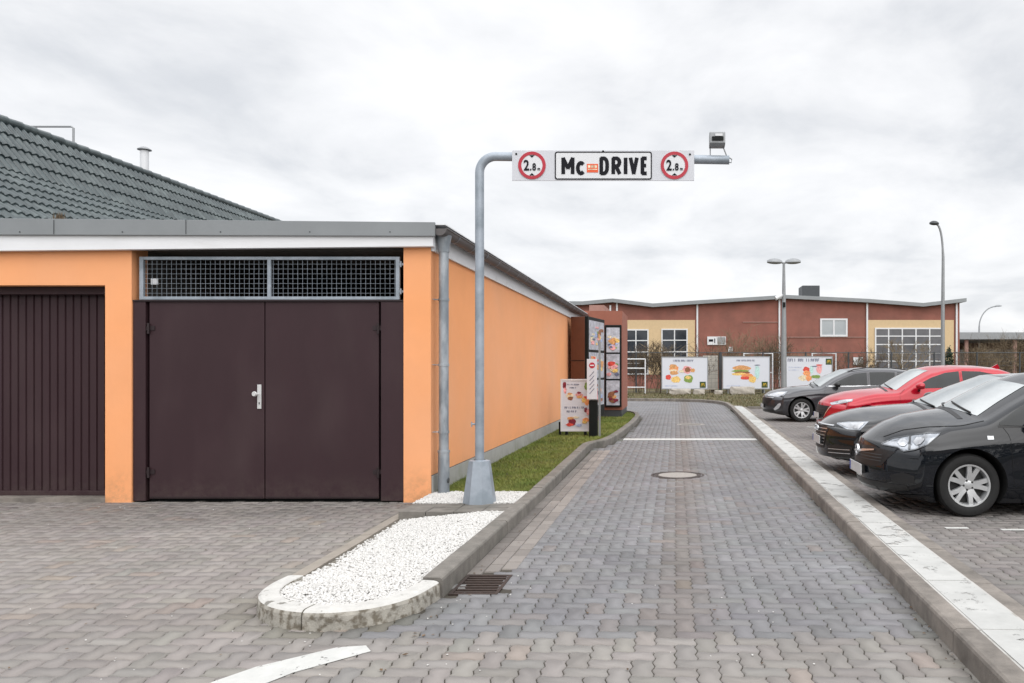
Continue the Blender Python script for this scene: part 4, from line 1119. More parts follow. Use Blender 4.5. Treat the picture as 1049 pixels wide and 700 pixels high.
def window(x0, x1, z0, z1, nx, nz, glass, mm=M['signplate'], fr=.09):
    w_ = MB(); y0 = YB - .10
    w_.box(x0, x0 + fr, y0, YB - .031, z0, z1).box(x1 - fr, x1, y0, YB - .031, z0, z1).box(x0 + fr, x1 - fr, y0, YB - .031, z0, z0 + fr).box(x0 + fr, x1 - fr, y0, YB - .031, z1 - fr, z1)
    for i in range(1, nx):
        xx = x0 + (x1 - x0) * i / nx; w_.box(xx - fr * .45, xx + fr * .45, y0 + .002, YB - .033, z0 + fr, z1 - fr)
    for j in range(1, nz):
        zz = z0 + (z1 - z0) * j / nz; w_.box(x0 + fr, x1 - fr, y0 + .005, YB - .035, zz - fr * .4, zz + fr * .4)
    wo_ = w_.build('window', mm, rb)
    for i in range(nx):
        for j in range(nz):
            MB().box(x0 + (x1 - x0) * i / nx + .03, x0 + (x1 - x0) * (i + 1) / nx - .03, YB - .06, YB - .04, z0 + (z1 - z0) * j / nz + .03, z0 + (z1 - z0) * (j + 1) / nz - .03).build('pane', M[glass], wo_)
    return wo_
window(BX(638.5), BX(664.5), 1.1, BZ(337.5), 2, 4, 'glassfar')
window(BX(677.5), BX(704.5), 1.1, BZ(337), 2, 4, 'glassfar')
window(BX(840), BX(868), BZ(345), BZ(326.5), 2, 1, 'glasspale', fr=.13)
gdr = window(BX(896), BX(966), .25, BZ(336), 5, 7, 'gdoor', fr=.10); gdr.name = 'roller_door'
for xx, zt_ in ((714.3, 309), (798.3, 304), (888, 308), (979.5, 309)):
    b = MB(); b.box(BX(xx) - .06, BX(xx) + .06, YB - .14, YB - .035, 0.2, BZ(zt_) - .05); b.build('rain_pipe', M['signplate'], rb)
MB().box(BX(624.5), BX(626.2), YB - .14, YB - .02, BZ(320), BZ(313)).box(BX(631.3), BX(633), YB - .14, YB - .02, BZ(320), BZ(309.5)).build('vent_pipe', M['signplate'], rb)
MB().box(BX(761), BX(797.5), YB - .05, YB - .002, BZ(330.6), BZ(329.8)).build('ledge', M['pinkwall'], rb)
MB().box(BX(800), BX(887), YB - .05, YB - .002, BZ(346), BZ(345.2)).build('ledge', M['pinkwall'], rb)
MB().box(BX(831), BX(850), YB + 4, YB + 6, 6.3, BZ(293) + .45).build('chimney', M['darkgrey'], rb, bevel=.04)
w1 = MB().box(BX(724.5), BX(743.5), YB - .12, YB - .005, BZ(353.5), BZ(345)).build('wall_sign', M['signplate'], rb)
MB().box(BX(735), BX(743), YB - .126, YB - .121, BZ(353), BZ(345.6)).build('grey_field', M['lampgrey'], w1)
b = MB(); b.box(BX(726), BX(730.5), YB - .128, YB - .121, BZ(350.2), BZ(347.8)); b.box(BX(731.6), BX(732.6), YB - .128, YB - .121, BZ(351.5), BZ(347)); b.build('lettering', M['signblack'], w1)
MB().box(BX(746), BX(750.5), YB - .12, YB - .005, BZ(360.5), BZ(355.5)).build('wall_light', M['signplate'], rb)
MB().box(BX(874), BX(884), YB - .12, YB - .005, BZ(374), BZ(366)).build('notice', M['signplate'], rb)

# low shed to the right
sh = thing('open_shed', (34, 76, 0), 'long low open-sided shed with pale grey flat roof right of the brick building', 'shed')
s76 = F / 76
MB().box((978 - PX) / s76, 60, 75.2, 88, CH + 30 / s76, CH + 37 / s76).build('roof', M['lampgrey'], sh)
MB().box((980 - PX) / s76, 58, 86, 86.5, 0, CH + 29.8 / s76).build('rear_wall', mat('dark_brick', (0.14, 0.075, 0.055), 0.9, var=.4, vscale=.6), sh)
for q in range(7):
    x = 27.5 + q * 4.6; MB().box(x, x + .3, 75.6, 75.9, 0, CH + 29.8 / s76).build('column', M['pinkwall'], sh)
for q in range(5):
    x = 28.3 + q * 5; MB().box(x, x + 3, 85.8, 85.99, 1.8, 3.6).build('window', M['gdoor'], sh)

# ------------------------------------------------------------ posters, fence, stones
s45 = F / 45.0
def poster(x0, x1, y0, y1, label, variant):
    X0, X1 = (x0 - PX) / s45, (x1 - PX) / s45; Z0, Z1 = CH - (y1 - PY) / s45, CH - (y0 - PY) / s45
    t = thing('poster_board', ((X0 + X1) / 2, 45.0, .08), label, 'poster board', 'poster boards along the verge')
    Y = 45.0; b = MB(); fr = .05
    for q in ((X0, X0 + fr, Z0, Z1), (X1 - fr, X1, Z0, Z1), (X0 + fr, X1 - fr, Z0, Z0 + fr), (X0 + fr, X1 - fr, Z1 - fr, Z1)): b.box(q[0], q[1], Y, Y + .06, q[2], q[3])
    b.build('frame', M['lampgrey'], t)
    pn = MB().box(X0 + fr, X1 - fr, Y + .015, Y + .05, Z0 + fr, Z1 - fr).build('poster', M['poster'], t)
    for x in (X0 + .3, X1 - .35): MB().box(x, x + .06, Y + .062, Y + .12, .05, Z1 - .1).build('leg', M['lampgrey'], t)
    W, H = X1 - X0, Z1 - Z0; gps = {}; r = random.Random(variant)
    for i, (u, v, ru, rv, k) in enumerate(variant_shapes[variant]):
        m = 14; ph = r.uniform(0, 6); cx, cz = X0 + W * u, Z0 + H * v
        gps.setdefault(k, MB()).prism([(cx + W * ru * math.cos(2 * PI * q / m) * (1 + .12 * math.sin(3 * q + ph)), cz + H * rv * math.sin(2 * PI * q / m) * (1 + .12 * math.sin(2 * q + ph))) for q in range(m)], Y + .0135 - .001 * i, Y + .0145, 'y')
    for k, mb in gps.items(): mb.build('picture', M[k], pn)
    # badge: green square with yellow arches
    bu, bv = variant_badge[variant]; bx, bz = X0 + W * bu, Z0 + H * bv; e_ = .17
    bd = MB().box(bx - e_, bx + e_, Y + .005, Y + .0145, bz - e_, bz + e_).build('badge', M['p_darkgreen'], pn)
    mb = MB()
    for c_ in (-.045, .045):
        mb.tube([(bx + c_ + .045 * math.cos(a_), Y + .001, bz - .09 + .17 * math.sin(a_)) for a_ in [PI * q / 8 for q in range(9)]], .013, 6)
    mb.build('arches', M['p_gold'], bd)
    mb = MB(); rr = random.Random(variant + 3)
    tx, n, h = variant_title[variant]
    glyph_row(mb, X0 + W * tx, Z0 + H * .84, h, n, Y + .010, h * .75, rr); mb.build('lettering', M['p_ink'], pn)
    mb = MB(); glyph_row(mb, X0 + W * (.08 if variant != 2 else .08), Z0 + H * (.09 if variant != 2 else .66), .05, 14, Y + .010, .05, rr)
    if variant == 2: glyph_row(mb, X0 + W * .08, Z0 + H * .58, .05, 11, Y + .010, .05, rr)
    mb.build('small_print', M['p_blue'], pn)
variant_shapes = {
 0: [(.27, .62, .1, .12, 'p_orange'), (.25, .7, .08, .07, 'p_bun'), (.26, .58, .09, .03, 'p_cream'), (.27, .5, .09, .06, 'p_bun'), (.15, .37, .06, .08, 'p_red'), (.31, .3, .1, .1, 'p_yellow'), (.55, .6, .1, .12, 'p_pink'), (.56, .6, .06, .08, 'p_brown'), (.67, .58, .05, .06, 'p_bun'), (.58, .32, .1, .12, 'p_green'), (.57, .36, .06, .05, 'p_yellow'), (.43, .55, .06, .04, 'p_cream')],
 1: [(.4, .64, .19, .08, 'p_bun'), (.38, .55, .19, .04, 'p_green'), (.42, .5, .17, .04, 'p_brown'), (.36, .46, .17, .04, 'p_yellow'), (.52, .4, .13, .08, 'p_orange'), (.48, .34, .1, .05, 'p_red'), (.63, .3, .08, .1, 'p_yellow'), (.73, .52, .05, .2, 'p_mint'), (.73, .73, .06, .015, 'p_ink')],
 2: [(.45, .6, .07, .09, 'p_red'), (.46, .5, .08, .08, 'p_orange'), (.4, .36, .12, .08, 'p_cream'), (.5, .36, .06, .09, 'p_orange'), (.56, .6, .04, .12, 'p_mint'), (.72, .62, .06, .13, 'p_pink'), (.72, .74, .07, .02, 'p_red'), (.62, .7, .06, .015, 'p_ink'), (.65, .4, .1, .05, 'p_green')]}
variant_badge = {0: (.885, .14), 1: (.885, .14), 2: (.92, .84)}
variant_title = {0: (.25, 13, .12), 1: (.30, 13, .10), 2: (.06, 13, .17)}
poster(677.5, 725.5, 365.5, 399, 'white poster with orange burgers and round yellow food, leftmost of the three', 0)
poster(740, 789, 365, 399, 'white poster with long sandwich and mint cup, middle of the three', 1)
poster(804, 853, 365, 400, 'white poster with red cup and badge in its top corner, behind the grey car', 2)

fn = thing('wire_fence', (4, 46.5, 0), 'thin dark wire fence with posts behind the white poster boards', 'fence')
for x in (-7.5, -5, -2.3, .3, 2.62, 5.1, 7.6, 10.1, 12.6, 15.1, 17.6, 20.1, 22.6):
    MB().tube([(x, 46.5, .0), (x, 46.5, 2.5)], .05 if x != 2.62 else .09, 8).build('post', M['darkgrey'], fn)
MB().tube([(-8, 46.5, 2.46), (23, 46.5, 2.46)], .025, 6).build('top_rail', M['darkgrey'], fn)
b = MB()
for z in np.arange(.2, 2.4, .25): b.tube([(-8, 46.5, z), (23, 46.5, z)], .005, 4)
for x in np.arange(-7.9, 23, .25): b.tube([(x, 46.5, .1), (x, 46.5, 2.45)], .004, 3)
b.build('wire_mesh', M['darkgrey'], fn)
gt = thing('white_gate', (-3.0, 46.0, 0), 'white tubular metal gate frame by the brick building window', 'gate')
b = MB(); gx0, gx1 = -4.2, -1.75
b.tube([(gx0, 46, .05), (gx0, 46, 2.1)], .04, 8); b.tube([(gx1, 46, .05), (gx1, 46, 2.1)], .04, 8)
b.build('gate_post', M['signplate'], gt)
b = MB()
for z in (2.08, 1.55, .45): b.tube([(gx0, 46, z), (gx1, 46, z)], .035, 8)
b.build('gate_rail', M['signplate'], gt)
b = MB()
for z_, x0, x1 in ((2.62, 4.45, 5.45), (2.62, 8.9, 9.9)):
    pass
def stand(x0, x1, label):
    t = thing('tubular_barrier', ((x0 + x1) / 2, 47.2, 0), label, 'barrier', 'white tubular barriers behind the fence')
    b = MB(); b.tube([(x0, 47.2, 0), (x0, 47.2, 2.42), (x1, 47.2, 2.42), (x1, 47.2, 0)], .05, 8); b.build('hoop', M['signplate'], t)
    b = MB(); b.tube([(x0, 47.2, 1.3), (x1, 47.2, 1.3)], .03, 6); b.build('crossbar', M['signplate'], t)
stand(4.05, 5.75, 'white tubular frame just right of the middle poster')
stand(8.1, 9.5, 'white tubular frame behind the poster with the red cup')
wp = thing('leaning_hoarding', (2.0, 46.9, 0), 'pale panel leaning behind the fence between the two left posters', 'hoarding')
MB().box(1.62, 2.5, 46.9, 46.95, .3, 2.3).build('sheet', mat('pale_panel', (0.5, 0.47, 0.42), 0.8, var=.2, vscale=3), wp)
def boulder(x, y, sx, sy, sz, label, seed):
    r = random.Random(seed); bm = bmesh.new(); bmesh.ops.create_icosphere(bm, subdivisions=3, radius=1)
    for v in bm.verts:
        n = v.co.normalized(); d = 1 + .14 * math.sin(3 * n.x + seed) * math.cos(4 * n.y + seed) + .08 * math.sin(7 * n.z + 5 * n.x)
        v.co = Vector((max(-.8, min(.8, n.x * d)) * sx, max(-.8, min(.8, n.y * d)) * sy, max(-.6, min(.75, n.z * d)) * sz))
    me = bpy.data.meshes.new('boulder'); bm.to_mesh(me); bm.free()
    o = link(me, 'boulder', M['stone'], smooth=True); o.location = (x, y, .08 + sz * .45)
    tag(o, label, 'boulder', 'pale boulders on the verge')
boulder(-2.9, 44.2, .3, .3, .32, 'small pale boulder under the white gate', 1)
boulder(.25, 44.4, .75, .4, .28, 'flat pale boulder under the leftmost poster', 2)
boulder(1.3, 44.3, .4, .3, .25, 'pale boulder at the right foot of the leftmost poster', 3)
boulder(3.7, 44.2, .85, .4, .38, 'largest pale boulder under the middle poster', 4)
boulder(2.4, 44.6, .3, .3, .2, 'small pale boulder beside the thick fence post between posters', 5)

# ------------------------------------------------------------ lamp posts
def head(b, cx, cy, cz, L, Wd, H, sgn):
    v = []; n = 12; rings = 7
    for i in range(rings):
        t = i / (rings - 1); k = math.sin(PI * (0.08 + 0.84 * t)) ** .6
        for q in range(n):
            a = 2 * PI * q / n
            v.append((cx + sgn * L * t, cy + Wd * k * math.cos(a), cz + H * k * (math.sin(a) if math.sin(a) > 0 else .5 * math.sin(a)) + .02 * t))
    f = [(i * n + q, i * n + (q + 1) % n, (i + 1) * n + (q + 1) % n, (i + 1) * n + q) for i in range(rings - 1) for q in range(n)]
    f += [tuple(range(n)), tuple(range((rings - 1) * n, rings * n))]
    b.add(v, f)
l1 = thing('street_lamp', (5.44, 40, 0), 'grey lamp post with two opposed flat heads and a camera, beside the posters', 'street lamp')
s40 = F / 40; lz = CH + (PY - 269) / s40
MB().tube([(5.44, 40, 0), (5.44, 40, 3.6), (5.44, 40, lz)], [.15, .13, .06], 14).build('pole', M['lampgrey'], l1, smooth=True)
for sg_ in (1, -1):
    b = MB(); b.tube([(5.44, 40, lz - .05), (5.44 + sg_ * .14, 40, lz)], .04, 8); head(b, 5.44 + sg_ * .08, 40, lz + .0, .76, .2, .2, sg_)
    hd = b.build('lamp_head', M['lampgrey'], l1, smooth=True)
cm = MB(); cm.tube([(5.0, 39.8, 5.05 - .02), (5.3, 39.9, 5.2)], .1, 12); cm.tube([(5.3, 39.9, 5.2), (5.44, 40, 5.25)], .03, 6)
cm.build('camera', M['signplate'], l1, smooth=True)
MB().box(5.36, 5.5, 39.82, 39.86, 4.6, 4.85).build('junction_box', M['black'], l1)
l2 = thing('street_lamp', (15.1, 45, 0), 'tall grey lamp post with one short curved arm, before the roller door', 'street lamp')
z2 = CH + (PY - 229.5) / s45
pts = [(15.1, 45, 0), (15.1, 45, 4), (15.12, 45, z2 - 1.9)]
for k in range(1, 9):
    a_ = k * PI / 16; pts.append((15.1 - .36 * (1 - math.cos(a_)), 45, z2 - 1.7 + 1.68 * math.sin(a_)))
MB().tube(pts, [.13, .11, .08] + [.06] * 8, 12).build('pole', M['lampgrey'], l2, smooth=True)
b = MB(); head(b, 14.86, 45, z2, .5, .2, .17, -1); b.build('lamp_head', M['darkgrey'], l2, smooth=True)
l3 = thing('street_lamp', (30.5, 80, 0), 'distant slim lamp post with a long curved arm at the far right', 'street lamp')
s80 = F / 80; z3 = CH + (PY - 313) / s80
pts = [(30.5, 80, 0), (30.5, 80, z3 - 2.2)] + [(30.5 + 1.7 * (1 - math.cos(a_)), 80, z3 - 2.2 + 2.1 * math.sin(a_)) for a_ in [k * PI / 20 for k in range(1, 11)]]
MB().tube(pts, [.11, .08] + [.06] * 10, 10).build('pole', M['lampgrey'], l3, smooth=True)
b = MB(); head(b, 32.1, 80, z3 - .08, .65, .16, .12, 1); b.build('lamp_head', M['lampgrey'], l3, smooth=True)

# ------------------------------------------------------------ bare shrubs
def shrub(name, x, y, h, spread, stems, seed, label, m='bark', group='bare shrubs behind the fence', trunk=False, cat='shrub', den=1.0):
    r = random.Random(seed); t = thing(name, (x, y, 0), label, cat, group)
    V = []; Fc = []; lv = MB(); tk_ = MB()
    def limb(p, d, L, rad, depth, target):
        n = 3; q = p; rr0 = rad
        pts = [q]; rads = [rad]
        for i in range(n):
            d = (d + Vector((r.gauss(0, .16), r.gauss(0, .16), r.gauss(.03, .08)))).normalized()
            q = q + d * L / n; pts.append(q); rads.append(rad * (1 - .6 * (i + 1) / n))
        target.tube(pts, rads, 4 if depth < 2 else 3, cap=False)
        if depth < 4:
            kids = int((5 if depth < 3 else 3) * den)
            for i in range(kids):
                s_ = r.uniform(.3, 1.0); k = min(n - 1, int(s_ * n)); bp = pts[k].lerp(pts[k + 1], s_ * n - k) if k < n else pts[-1]
                nd_ = (d + Vector((r.gauss(0, .55), r.gauss(0, .55), r.gauss(.1, .35)))).normalized()
                limb(bp, nd_, L * r.uniform(.45, .7), max(.009, rad * .55), depth + 1, lv)
    if trunk:
        limb(Vector((x, y, 0)), Vector((0, 0, 1)), h * .55, .05, 0, tk_)
    else:
        for i in range(stems):
            a = r.uniform(0, 2 * PI); sp_ = r.uniform(.1, .5) * spread
            limb(Vector((x + r.gauss(0, .2) * spread, y + r.gauss(0, .15), 0)), Vector((math.cos(a) * sp_, math.sin(a) * sp_, 1)).normalized(), h * r.uniform(.45, .65), .018, 1, tk_ if i < 3 else lv)
    tk_.build('stem', M[m], t, fixn=False); lv.build('twigs', M[m], t, fixn=False)
    return t
shr = [(-4.6, 48.5, 2.6, 1.0, 9, 'bark', 'brown shrub left of the white gate'), (-2.2, 47.8, 2.9, .8, 7, 'bark', 'thin shrub at the right end of the white gate'), (-1.25, 48, 3.3, .9, 9, 'bark2', 'pale twiggy shrub left of the first poster'),
       (2.3, 47.6, 3.0, .8, 10, 'bark', 'dark shrub at the thick fence post between posters'), (3.3, 49.5, 3.6, 1.1, 10, 'bark2', 'pale shrub rising over the middle poster left end'), (5.0, 50, 4.0, 1.2, 11, 'bark2', 'tall tan shrub over the middle poster right end'),
       (6.3, 49, 3.6, 1.1, 11, 'bark', 'brown shrub just right of the double-headed lamp post'), (7.9, 50.5, 3.3, 1.1, 10, 'bark2', 'tan shrub behind the poster with the red cup'), (10.3, 51, 3.1, 1.1, 9, 'bark', 'brown shrub below the small white window'),
       (12.2, 51, 2.9, 1.0, 9, 'bark', 'brown shrub left of the cream roller door bay'), (19.6, 52, 3.4, 1.0, 9, 'bark', 'brown shrub at the right corner of the brick building')]
for i, (x, y, h, sp_, st, m, lab) in enumerate(shr): shrub('bare_shrub', x, y, h, sp_, st, 100 + i, lab, m)
shrub('young_tree', 14.6, 50, 4.6, 1, 1, 301, 'leafless young tree in front of the roller door', 'bark2', 'young trees by the brick building', True, 'tree', 1.3)
shrub('young_tree', -.9, 46.9, 3.6, 1, 1, 305, 'leafless young tree left of the first poster', 'bark', 'young trees by the brick building', True, 'tree', 1.2)
for i, (x, y, h, m) in enumerate([(23.3, 58, 4.0, 'bark'), (25.6, 60, 4.4, 'bark2'), (27.8, 59, 4.2, 'bark'), (21.8, 56, 3.3, 'bark2'), (30.2, 64, 4.5, 'bark')]):
    shrub('bare_shrub', x, y, h, 1.6, 14, 400 + i, ['shrub just past the brick building corner', 'tall pale shrub in front of the open shed', 'dense brown shrub left of the distant lamp post', 'low pale shrub at the end of the brick building', 'brown shrub right of the distant lamp post'][i], m)
# evergreen hedge mass in front of the shed
def leafy(x, y, w_, d_, h, n, cola, seed, label):
    r = np.random.default_rng(seed); P = r.normal(0, 1, (n, 3)); P /= np.linalg.norm(P, axis=1)[:, None]
    rad = r.uniform(.55, 1.0, n) ** .5 * (1 + .15 * np.sin(5 * P[:, 0] + seed) * np.cos(6 * P[:, 2]))
    C = P * rad[:, None] * np.array([w_, d_, h / 2]) + np.array([x, y, h / 2 + .05])
    U = r.normal(0, .05, (n, 3, 3)); V = (C[:, None, :] + U).reshape(-1, 3)
    col = np.array(cola) * (1 + r.normal(0, .25, (n, 1)))
    t = thing('evergreen_bush', (x, y, 0), label, 'bush')
    np_mesh('foliage', V, np.arange(n * 3), np.full(n, 3), M['grass'], t, cols=np.clip(col, .01, .3))
    MB().tube([(x, y, 0), (x, y, h * .6)], [.05, .02], 6).build('stem', M['bark'], t)
leafy(28.4, 61.5, 1.5, 1.0, 2.2, 6000, (.04, .07, .035), 1, 'dark green bush among bare shrubs before the open shed')
leafy(16.0, 46.6, .25, .25, 2.7, 1500, (.03, .05, .03), 2, 'narrow dark conifer beside the tall lamp post')

# ------------------------------------------------------------ cars
def sm(xs, ys, x, s=0.03):
    g = np.arange(xs[0] - .3, xs[-1] + .3, .01); v = np.interp(g, xs, ys)
    k = np.exp(-(np.arange(-15, 16) * .01 / s) ** 2 / 2); k /= k.sum()
    v = np.convolve(np.pad(v, 15, 'edge'), k, 'valid')
    return np.interp(x, g, v)

class Car:
    def __init__(s, P, loc, label, group, paint):
        s.P = P; s.loc = Vector(loc); s.paint = paint
        s.t = thing('parked_car', loc, label, 'car', group)
        s.body()
        s.bvh = BVHTree.FromPolygons([v.co.copy() for v in s.bo.data.vertices], [tuple(p.vertices) for p in s.bo.data.polygons])
    def zt(s, x, v=0.0):
        c = s.P.get('scr', .22); x0 = s.P.get('cowl', 1.0)
        v = np.asarray(v, float)
        k = np.clip((x - x0 + .25) / .3, 0, 1) * np.clip((x0 + 2.0 - x) / .8, 0, 1)
        return sm(s.P['tx'], s.P['tz'], x - c * v * v * k, .025)
    def belt(s, x): return np.interp(x, s.P['bx'], s.P['bz'])
    def hw(s, x, z, zt):
        P = s.P; W = P['W'] / 2
        w_ = W * sm([0, .15, .6, 1.2, P['L'] - 1.0, P['L'] - .3, P['L']], [.93, .965, .99, 1, 1, .965, .92], x, .06)
        w_ = w_ * (1 - .10 * np.clip((.38 - z) / .25, 0, 1) ** 2)
        b = np.minimum(s.belt(x), zt - .02)
        w_ = w_ - .03 * np.clip((z - (b - .28)) / .28, 0, 1) ** 2
        w_ = w_ + .012 * np.exp(-((z - (b - .09)) / .03) ** 2)
        # slight waist between the wheels
        w_ = w_ - .018 * np.exp(-((z - .47) / .1) ** 2) * np.clip((x - 1.2) * 3, 0, 1) * np.clip((P['L'] - 1.2 - x) * 3, 0, 1)
        w_ = w_ - np.clip(z - b, 0, None) * P['tumble']
        r = P.get('round', .095); d = np.clip((r - (zt - z)) / r, 0, 1)
        w_ = w_ - r * 1.15 * (1 - np.sqrt(np.clip(1 - d * d, 0, 1)))
        for wx in (P['w1'], P['w2']):
            w_ = w_ + .016 * np.exp(-((x - wx) / .36) ** 4) * np.exp(-((z - .55) / .25) ** 2)
        return w_
    def S(s, x, v, wz):
        P = s.P; L = P['L']
        x = np.asarray(x, float); v = np.asarray(v, float); wz = np.asarray(wz, float)
        zt = s.zt(x, v) ; zb = np.interp(x, [0, .35, .7, L - .6, L], [P['zb'] + .05, P['zb'] - .02, P['zb'] - .03, P['zb'], P['zb'] + .14])
        z = zb + wz * (zt - zb)
        hw = s.hw(x, z, zt)
        y = v * hw
        cr = sm([0, .5, 1.1, 2.2, L], [.05, .115, .075, .06, .04], x) * P.get('crown', 1)
        z = z - cr * v * v * np.clip((z - .5) / .4, 0, 1)
        f = np.clip(1 - x / 1.0, 0, 1) ** 2
        nose = sm(P['nz'], P['nx'], z, .02)
        x2 = x + f * (P['plan'] * np.abs(v) ** 2.4 + nose)
        fr = np.clip(1 - (L - x) / .8, 0, 1) ** 2
        x2 = x2 - fr * (.22 * np.abs(v) ** 2.6 + .10 * np.clip((z - .75) / .5, 0, 1) + .04 * np.clip((.4 - z) / .3, 0, 1))
        return np.stack([x2, y, z], -1)
    def body(s):
        P = s.P; L = P['L']
        us = np.unique(np.concatenate([np.linspace(0, 1.2, 34), np.linspace(1.2, L - .8, 50), np.linspace(L - .8, L, 18)]))
        t = np.linspace(0, 1, 30); ws = 1 - (1 - t) ** 1.5
        q = np.linspace(-1, 1, 27); vs_ = np.sign(q) * (1 - (1 - np.abs(q)) ** 1.3)
        idx = {}; V = []; Fq = []
        nu, nv, nw = len(us), len(vs_), len(ws)
        def vid(i, j, k):
            key = (i, j, k)
            if key not in idx:
                idx[key] = len(V); V.append((us[i], vs_[j], ws[k]))
            return idx[key]
        for i in range(nu - 1):
            for j in range(nv - 1):
                Fq.append((vid(i, j, nw - 1), vid(i + 1, j, nw - 1), vid(i + 1, j + 1, nw - 1), vid(i, j + 1, nw - 1)))
                Fq.append((vid(i, j, 0), vid(i, j + 1, 0), vid(i + 1, j + 1, 0), vid(i + 1, j, 0)))
            for k in range(nw - 1):
                Fq.append((vid(i, 0, k), vid(i + 1, 0, k), vid(i + 1, 0, k + 1), vid(i, 0, k + 1)))
                Fq.append((vid(i, nv - 1, k), vid(i, nv - 1, k + 1), vid(i + 1, nv - 1, k + 1), vid(i + 1, nv - 1, k)))
        for j in range(nv - 1):
            for k in range(nw - 1):
                Fq.append((vid(0, j, k), vid(0, j, k + 1), vid(0, j + 1, k + 1), vid(0, j + 1, k)))
                Fq.append((vid(nu - 1, j, k), vid(nu - 1, j + 1, k), vid(nu - 1, j + 1, k + 1), vid(nu - 1, j, k + 1)))
        A_ = np.array(V); W_ = s.S(A_[:, 0], A_[:, 1], A_[:, 2])
        me = bpy.data.meshes.new('body'); me.from_pydata(W_.tolist(), [], Fq)
        bm = bmesh.new(); bm.from_mesh(me); bmesh.ops.recalc_face_normals(bm, faces=bm.faces); bm.to_mesh(me); bm.free()
        me.materials.append(s.paint); me.materials.append(M['liner'])
        o = bpy.data.objects.new('body', me); COL.objects.link(o)
        # wheel arches cut out of the shell
        c = MB(); R = P['R'] + P.get('arch', .05)
        for wx in (P['w1'], P['w2']):
            for sg_ in (-1, 1):
                ya, yb = (-P['W'] / 2 - .2, -P['W'] / 2 + .34) if sg_ < 0 else (P['W'] / 2 - .34, P['W'] / 2 + .2)
                c.prism([(wx + R * math.cos(2 * PI * k / 40), P['R'] + .01 + R * math.sin(2 * PI * k / 40)) for k in range(40)], ya, yb, 'y')
        cme = bpy.data.meshes.new('cut'); cme.from_pydata(c.v, [], c.f); cme.materials.append(s.paint); cme.materials.append(M['liner'])
        bm = bmesh.new(); bm.from_mesh(cme); bmesh.ops.recalc_face_normals(bm, faces=bm.faces)
        for f_ in bm.faces: f_.material_index = 1
        bm.to_mesh(cme); bm.free()
        co_ = bpy.data.objects.new('cut', cme); COL.objects.link(co_)
        md = o.modifiers.new('b', 'BOOLEAN'); md.operation = 'DIFFERENCE'; md.object = co_; md.solver = 'EXACT'
        dg = bpy.context.evaluated_depsgraph_get(); dg.update()
        nm = bpy.data.meshes.new_from_object(o.evaluated_get(dg))
        bpy.data.objects.remove(o); bpy.data.objects.remove(co_)
        nm.name = 'body'
        s.bo = link(nm, 'body', s.paint, s.t, smooth=True, world=False)
        nm.set_sharp_from_angle(angle=math.radians(32))
    def grid_obj(s, G_, name, m, parent=None, both=False, smooth=True, thick=0.0):
        """G_: n x m x 3 array -> object in car coordinates"""
        res = []
        for mir in ((1, -1) if both else (1,)):
            n, k = G_.shape[:2]; V = G_.reshape(-1, 3) * np.array([1, mir, 1])
            f = [(i * k + j, (i + 1) * k + j, (i + 1) * k + j + 1, i * k + j + 1) for i in range(n - 1) for j in range(k - 1)]
            me = bpy.data.meshes.new(name); me.from_pydata(V.tolist(), [], f)
            o = link(me, name, m, parent or s.t, smooth=True, world=False); res.append(o)
        return res[0] if len(res) == 1 else res
    def patch(s, ray, up, lo, name, m, off=.004, nu=16, nv=6, both=False, parent=None):
        """surface patch between two 2-D polylines, dropped onto the body along rays; ray((a,b)) -> origin, direction"""
        def samp(pl, t):
            pl = np.array(pl, float); d = np.concatenate([[0], np.cumsum(np.linalg.norm(np.diff(pl, axis=0), axis=1))]); d /= max(d[-1], 1e-9)
            return np.stack([np.interp(t, d, pl[:, 0]), np.interp(t, d, pl[:, 1])], -1)
        t = np.linspace(0, 1, nu); a, b_ = samp(up, t), samp(lo, t)
        G_ = np.zeros((nu, nv, 3)); bad = []
        for i in range(nu):
            for j in range(nv):
                p = a[i] + (b_[i] - a[i]) * j / (nv - 1)
                o_, d_ = ray(p)
                h = s.bvh.ray_cast(o_, d_)
                if h[0] is None or h[3] > 60:
                    # nearest body point to the ray near the car
                    c0 = o_ + d_ * ((Vector((.3, -.4, .6)) - o_).dot(d_)); hh = s.bvh.find_nearest(c0)
                    pt, nrm_ = hh[0], hh[1]
                else: pt, nrm_ = h[0], h[1]
                if nrm_.dot(d_) > 0: nrm_ = -nrm_
                G_[i, j] = pt + nrm_ * off
        return s.grid_obj(G_, name, m, parent, both)
    def side(s, up, lo, name, m, off=.004, nu=16, nv=6, both=True, parent=None):
        return s.patch(lambda p: (Vector((p[0], -3, p[1])), Vector((0, 1, 0))), up, lo, name, m, off, nu, nv, both, parent)
    def front(s, up, lo, name, m, off=.004, nu=20, nv=6, parent=None, both=False):
        return s.patch(lambda p: (Vector((-2, p[0], p[1])), Vector((1, 0, 0))), up, lo, name, m, off, nu, nv, both, parent)
    def diag(s, up, lo, name, m, off=.004, nu=20, nv=6, both=True, parent=None, ang=35):
        """rays from the front-left quarter: first coordinate runs across the corner, second is height"""
        d = Vector((math.cos(math.radians(ang)), math.sin(math.radians(ang)), 0)); c = Vector((-d.y, d.x, 0)); o0 = Vector((.35, -s.P['W'] / 2 + .15, 0))
        return s.patch(lambda p: (o0 - d * 3 - c * p[0] * 1.0 + Vector((0, 0, p[1])), d), up, lo, name, m, off, nu, nv, both, parent)
    def px(s, up, lo, name, m, off=.004, nu=20, nv=6, both=True, parent=None):
        """picture-measured outline of a lamp or grille, mapped onto the body surface"""
        cam_l = Vector((0, 0, CH)) - s.loc
        return s.patch(lambda p: (cam_l, Vector(((p[0] - PX) / F, 1, -(p[1] - PY) / F)).normalized()), up, lo, name, m, off, nu, nv, both, parent)
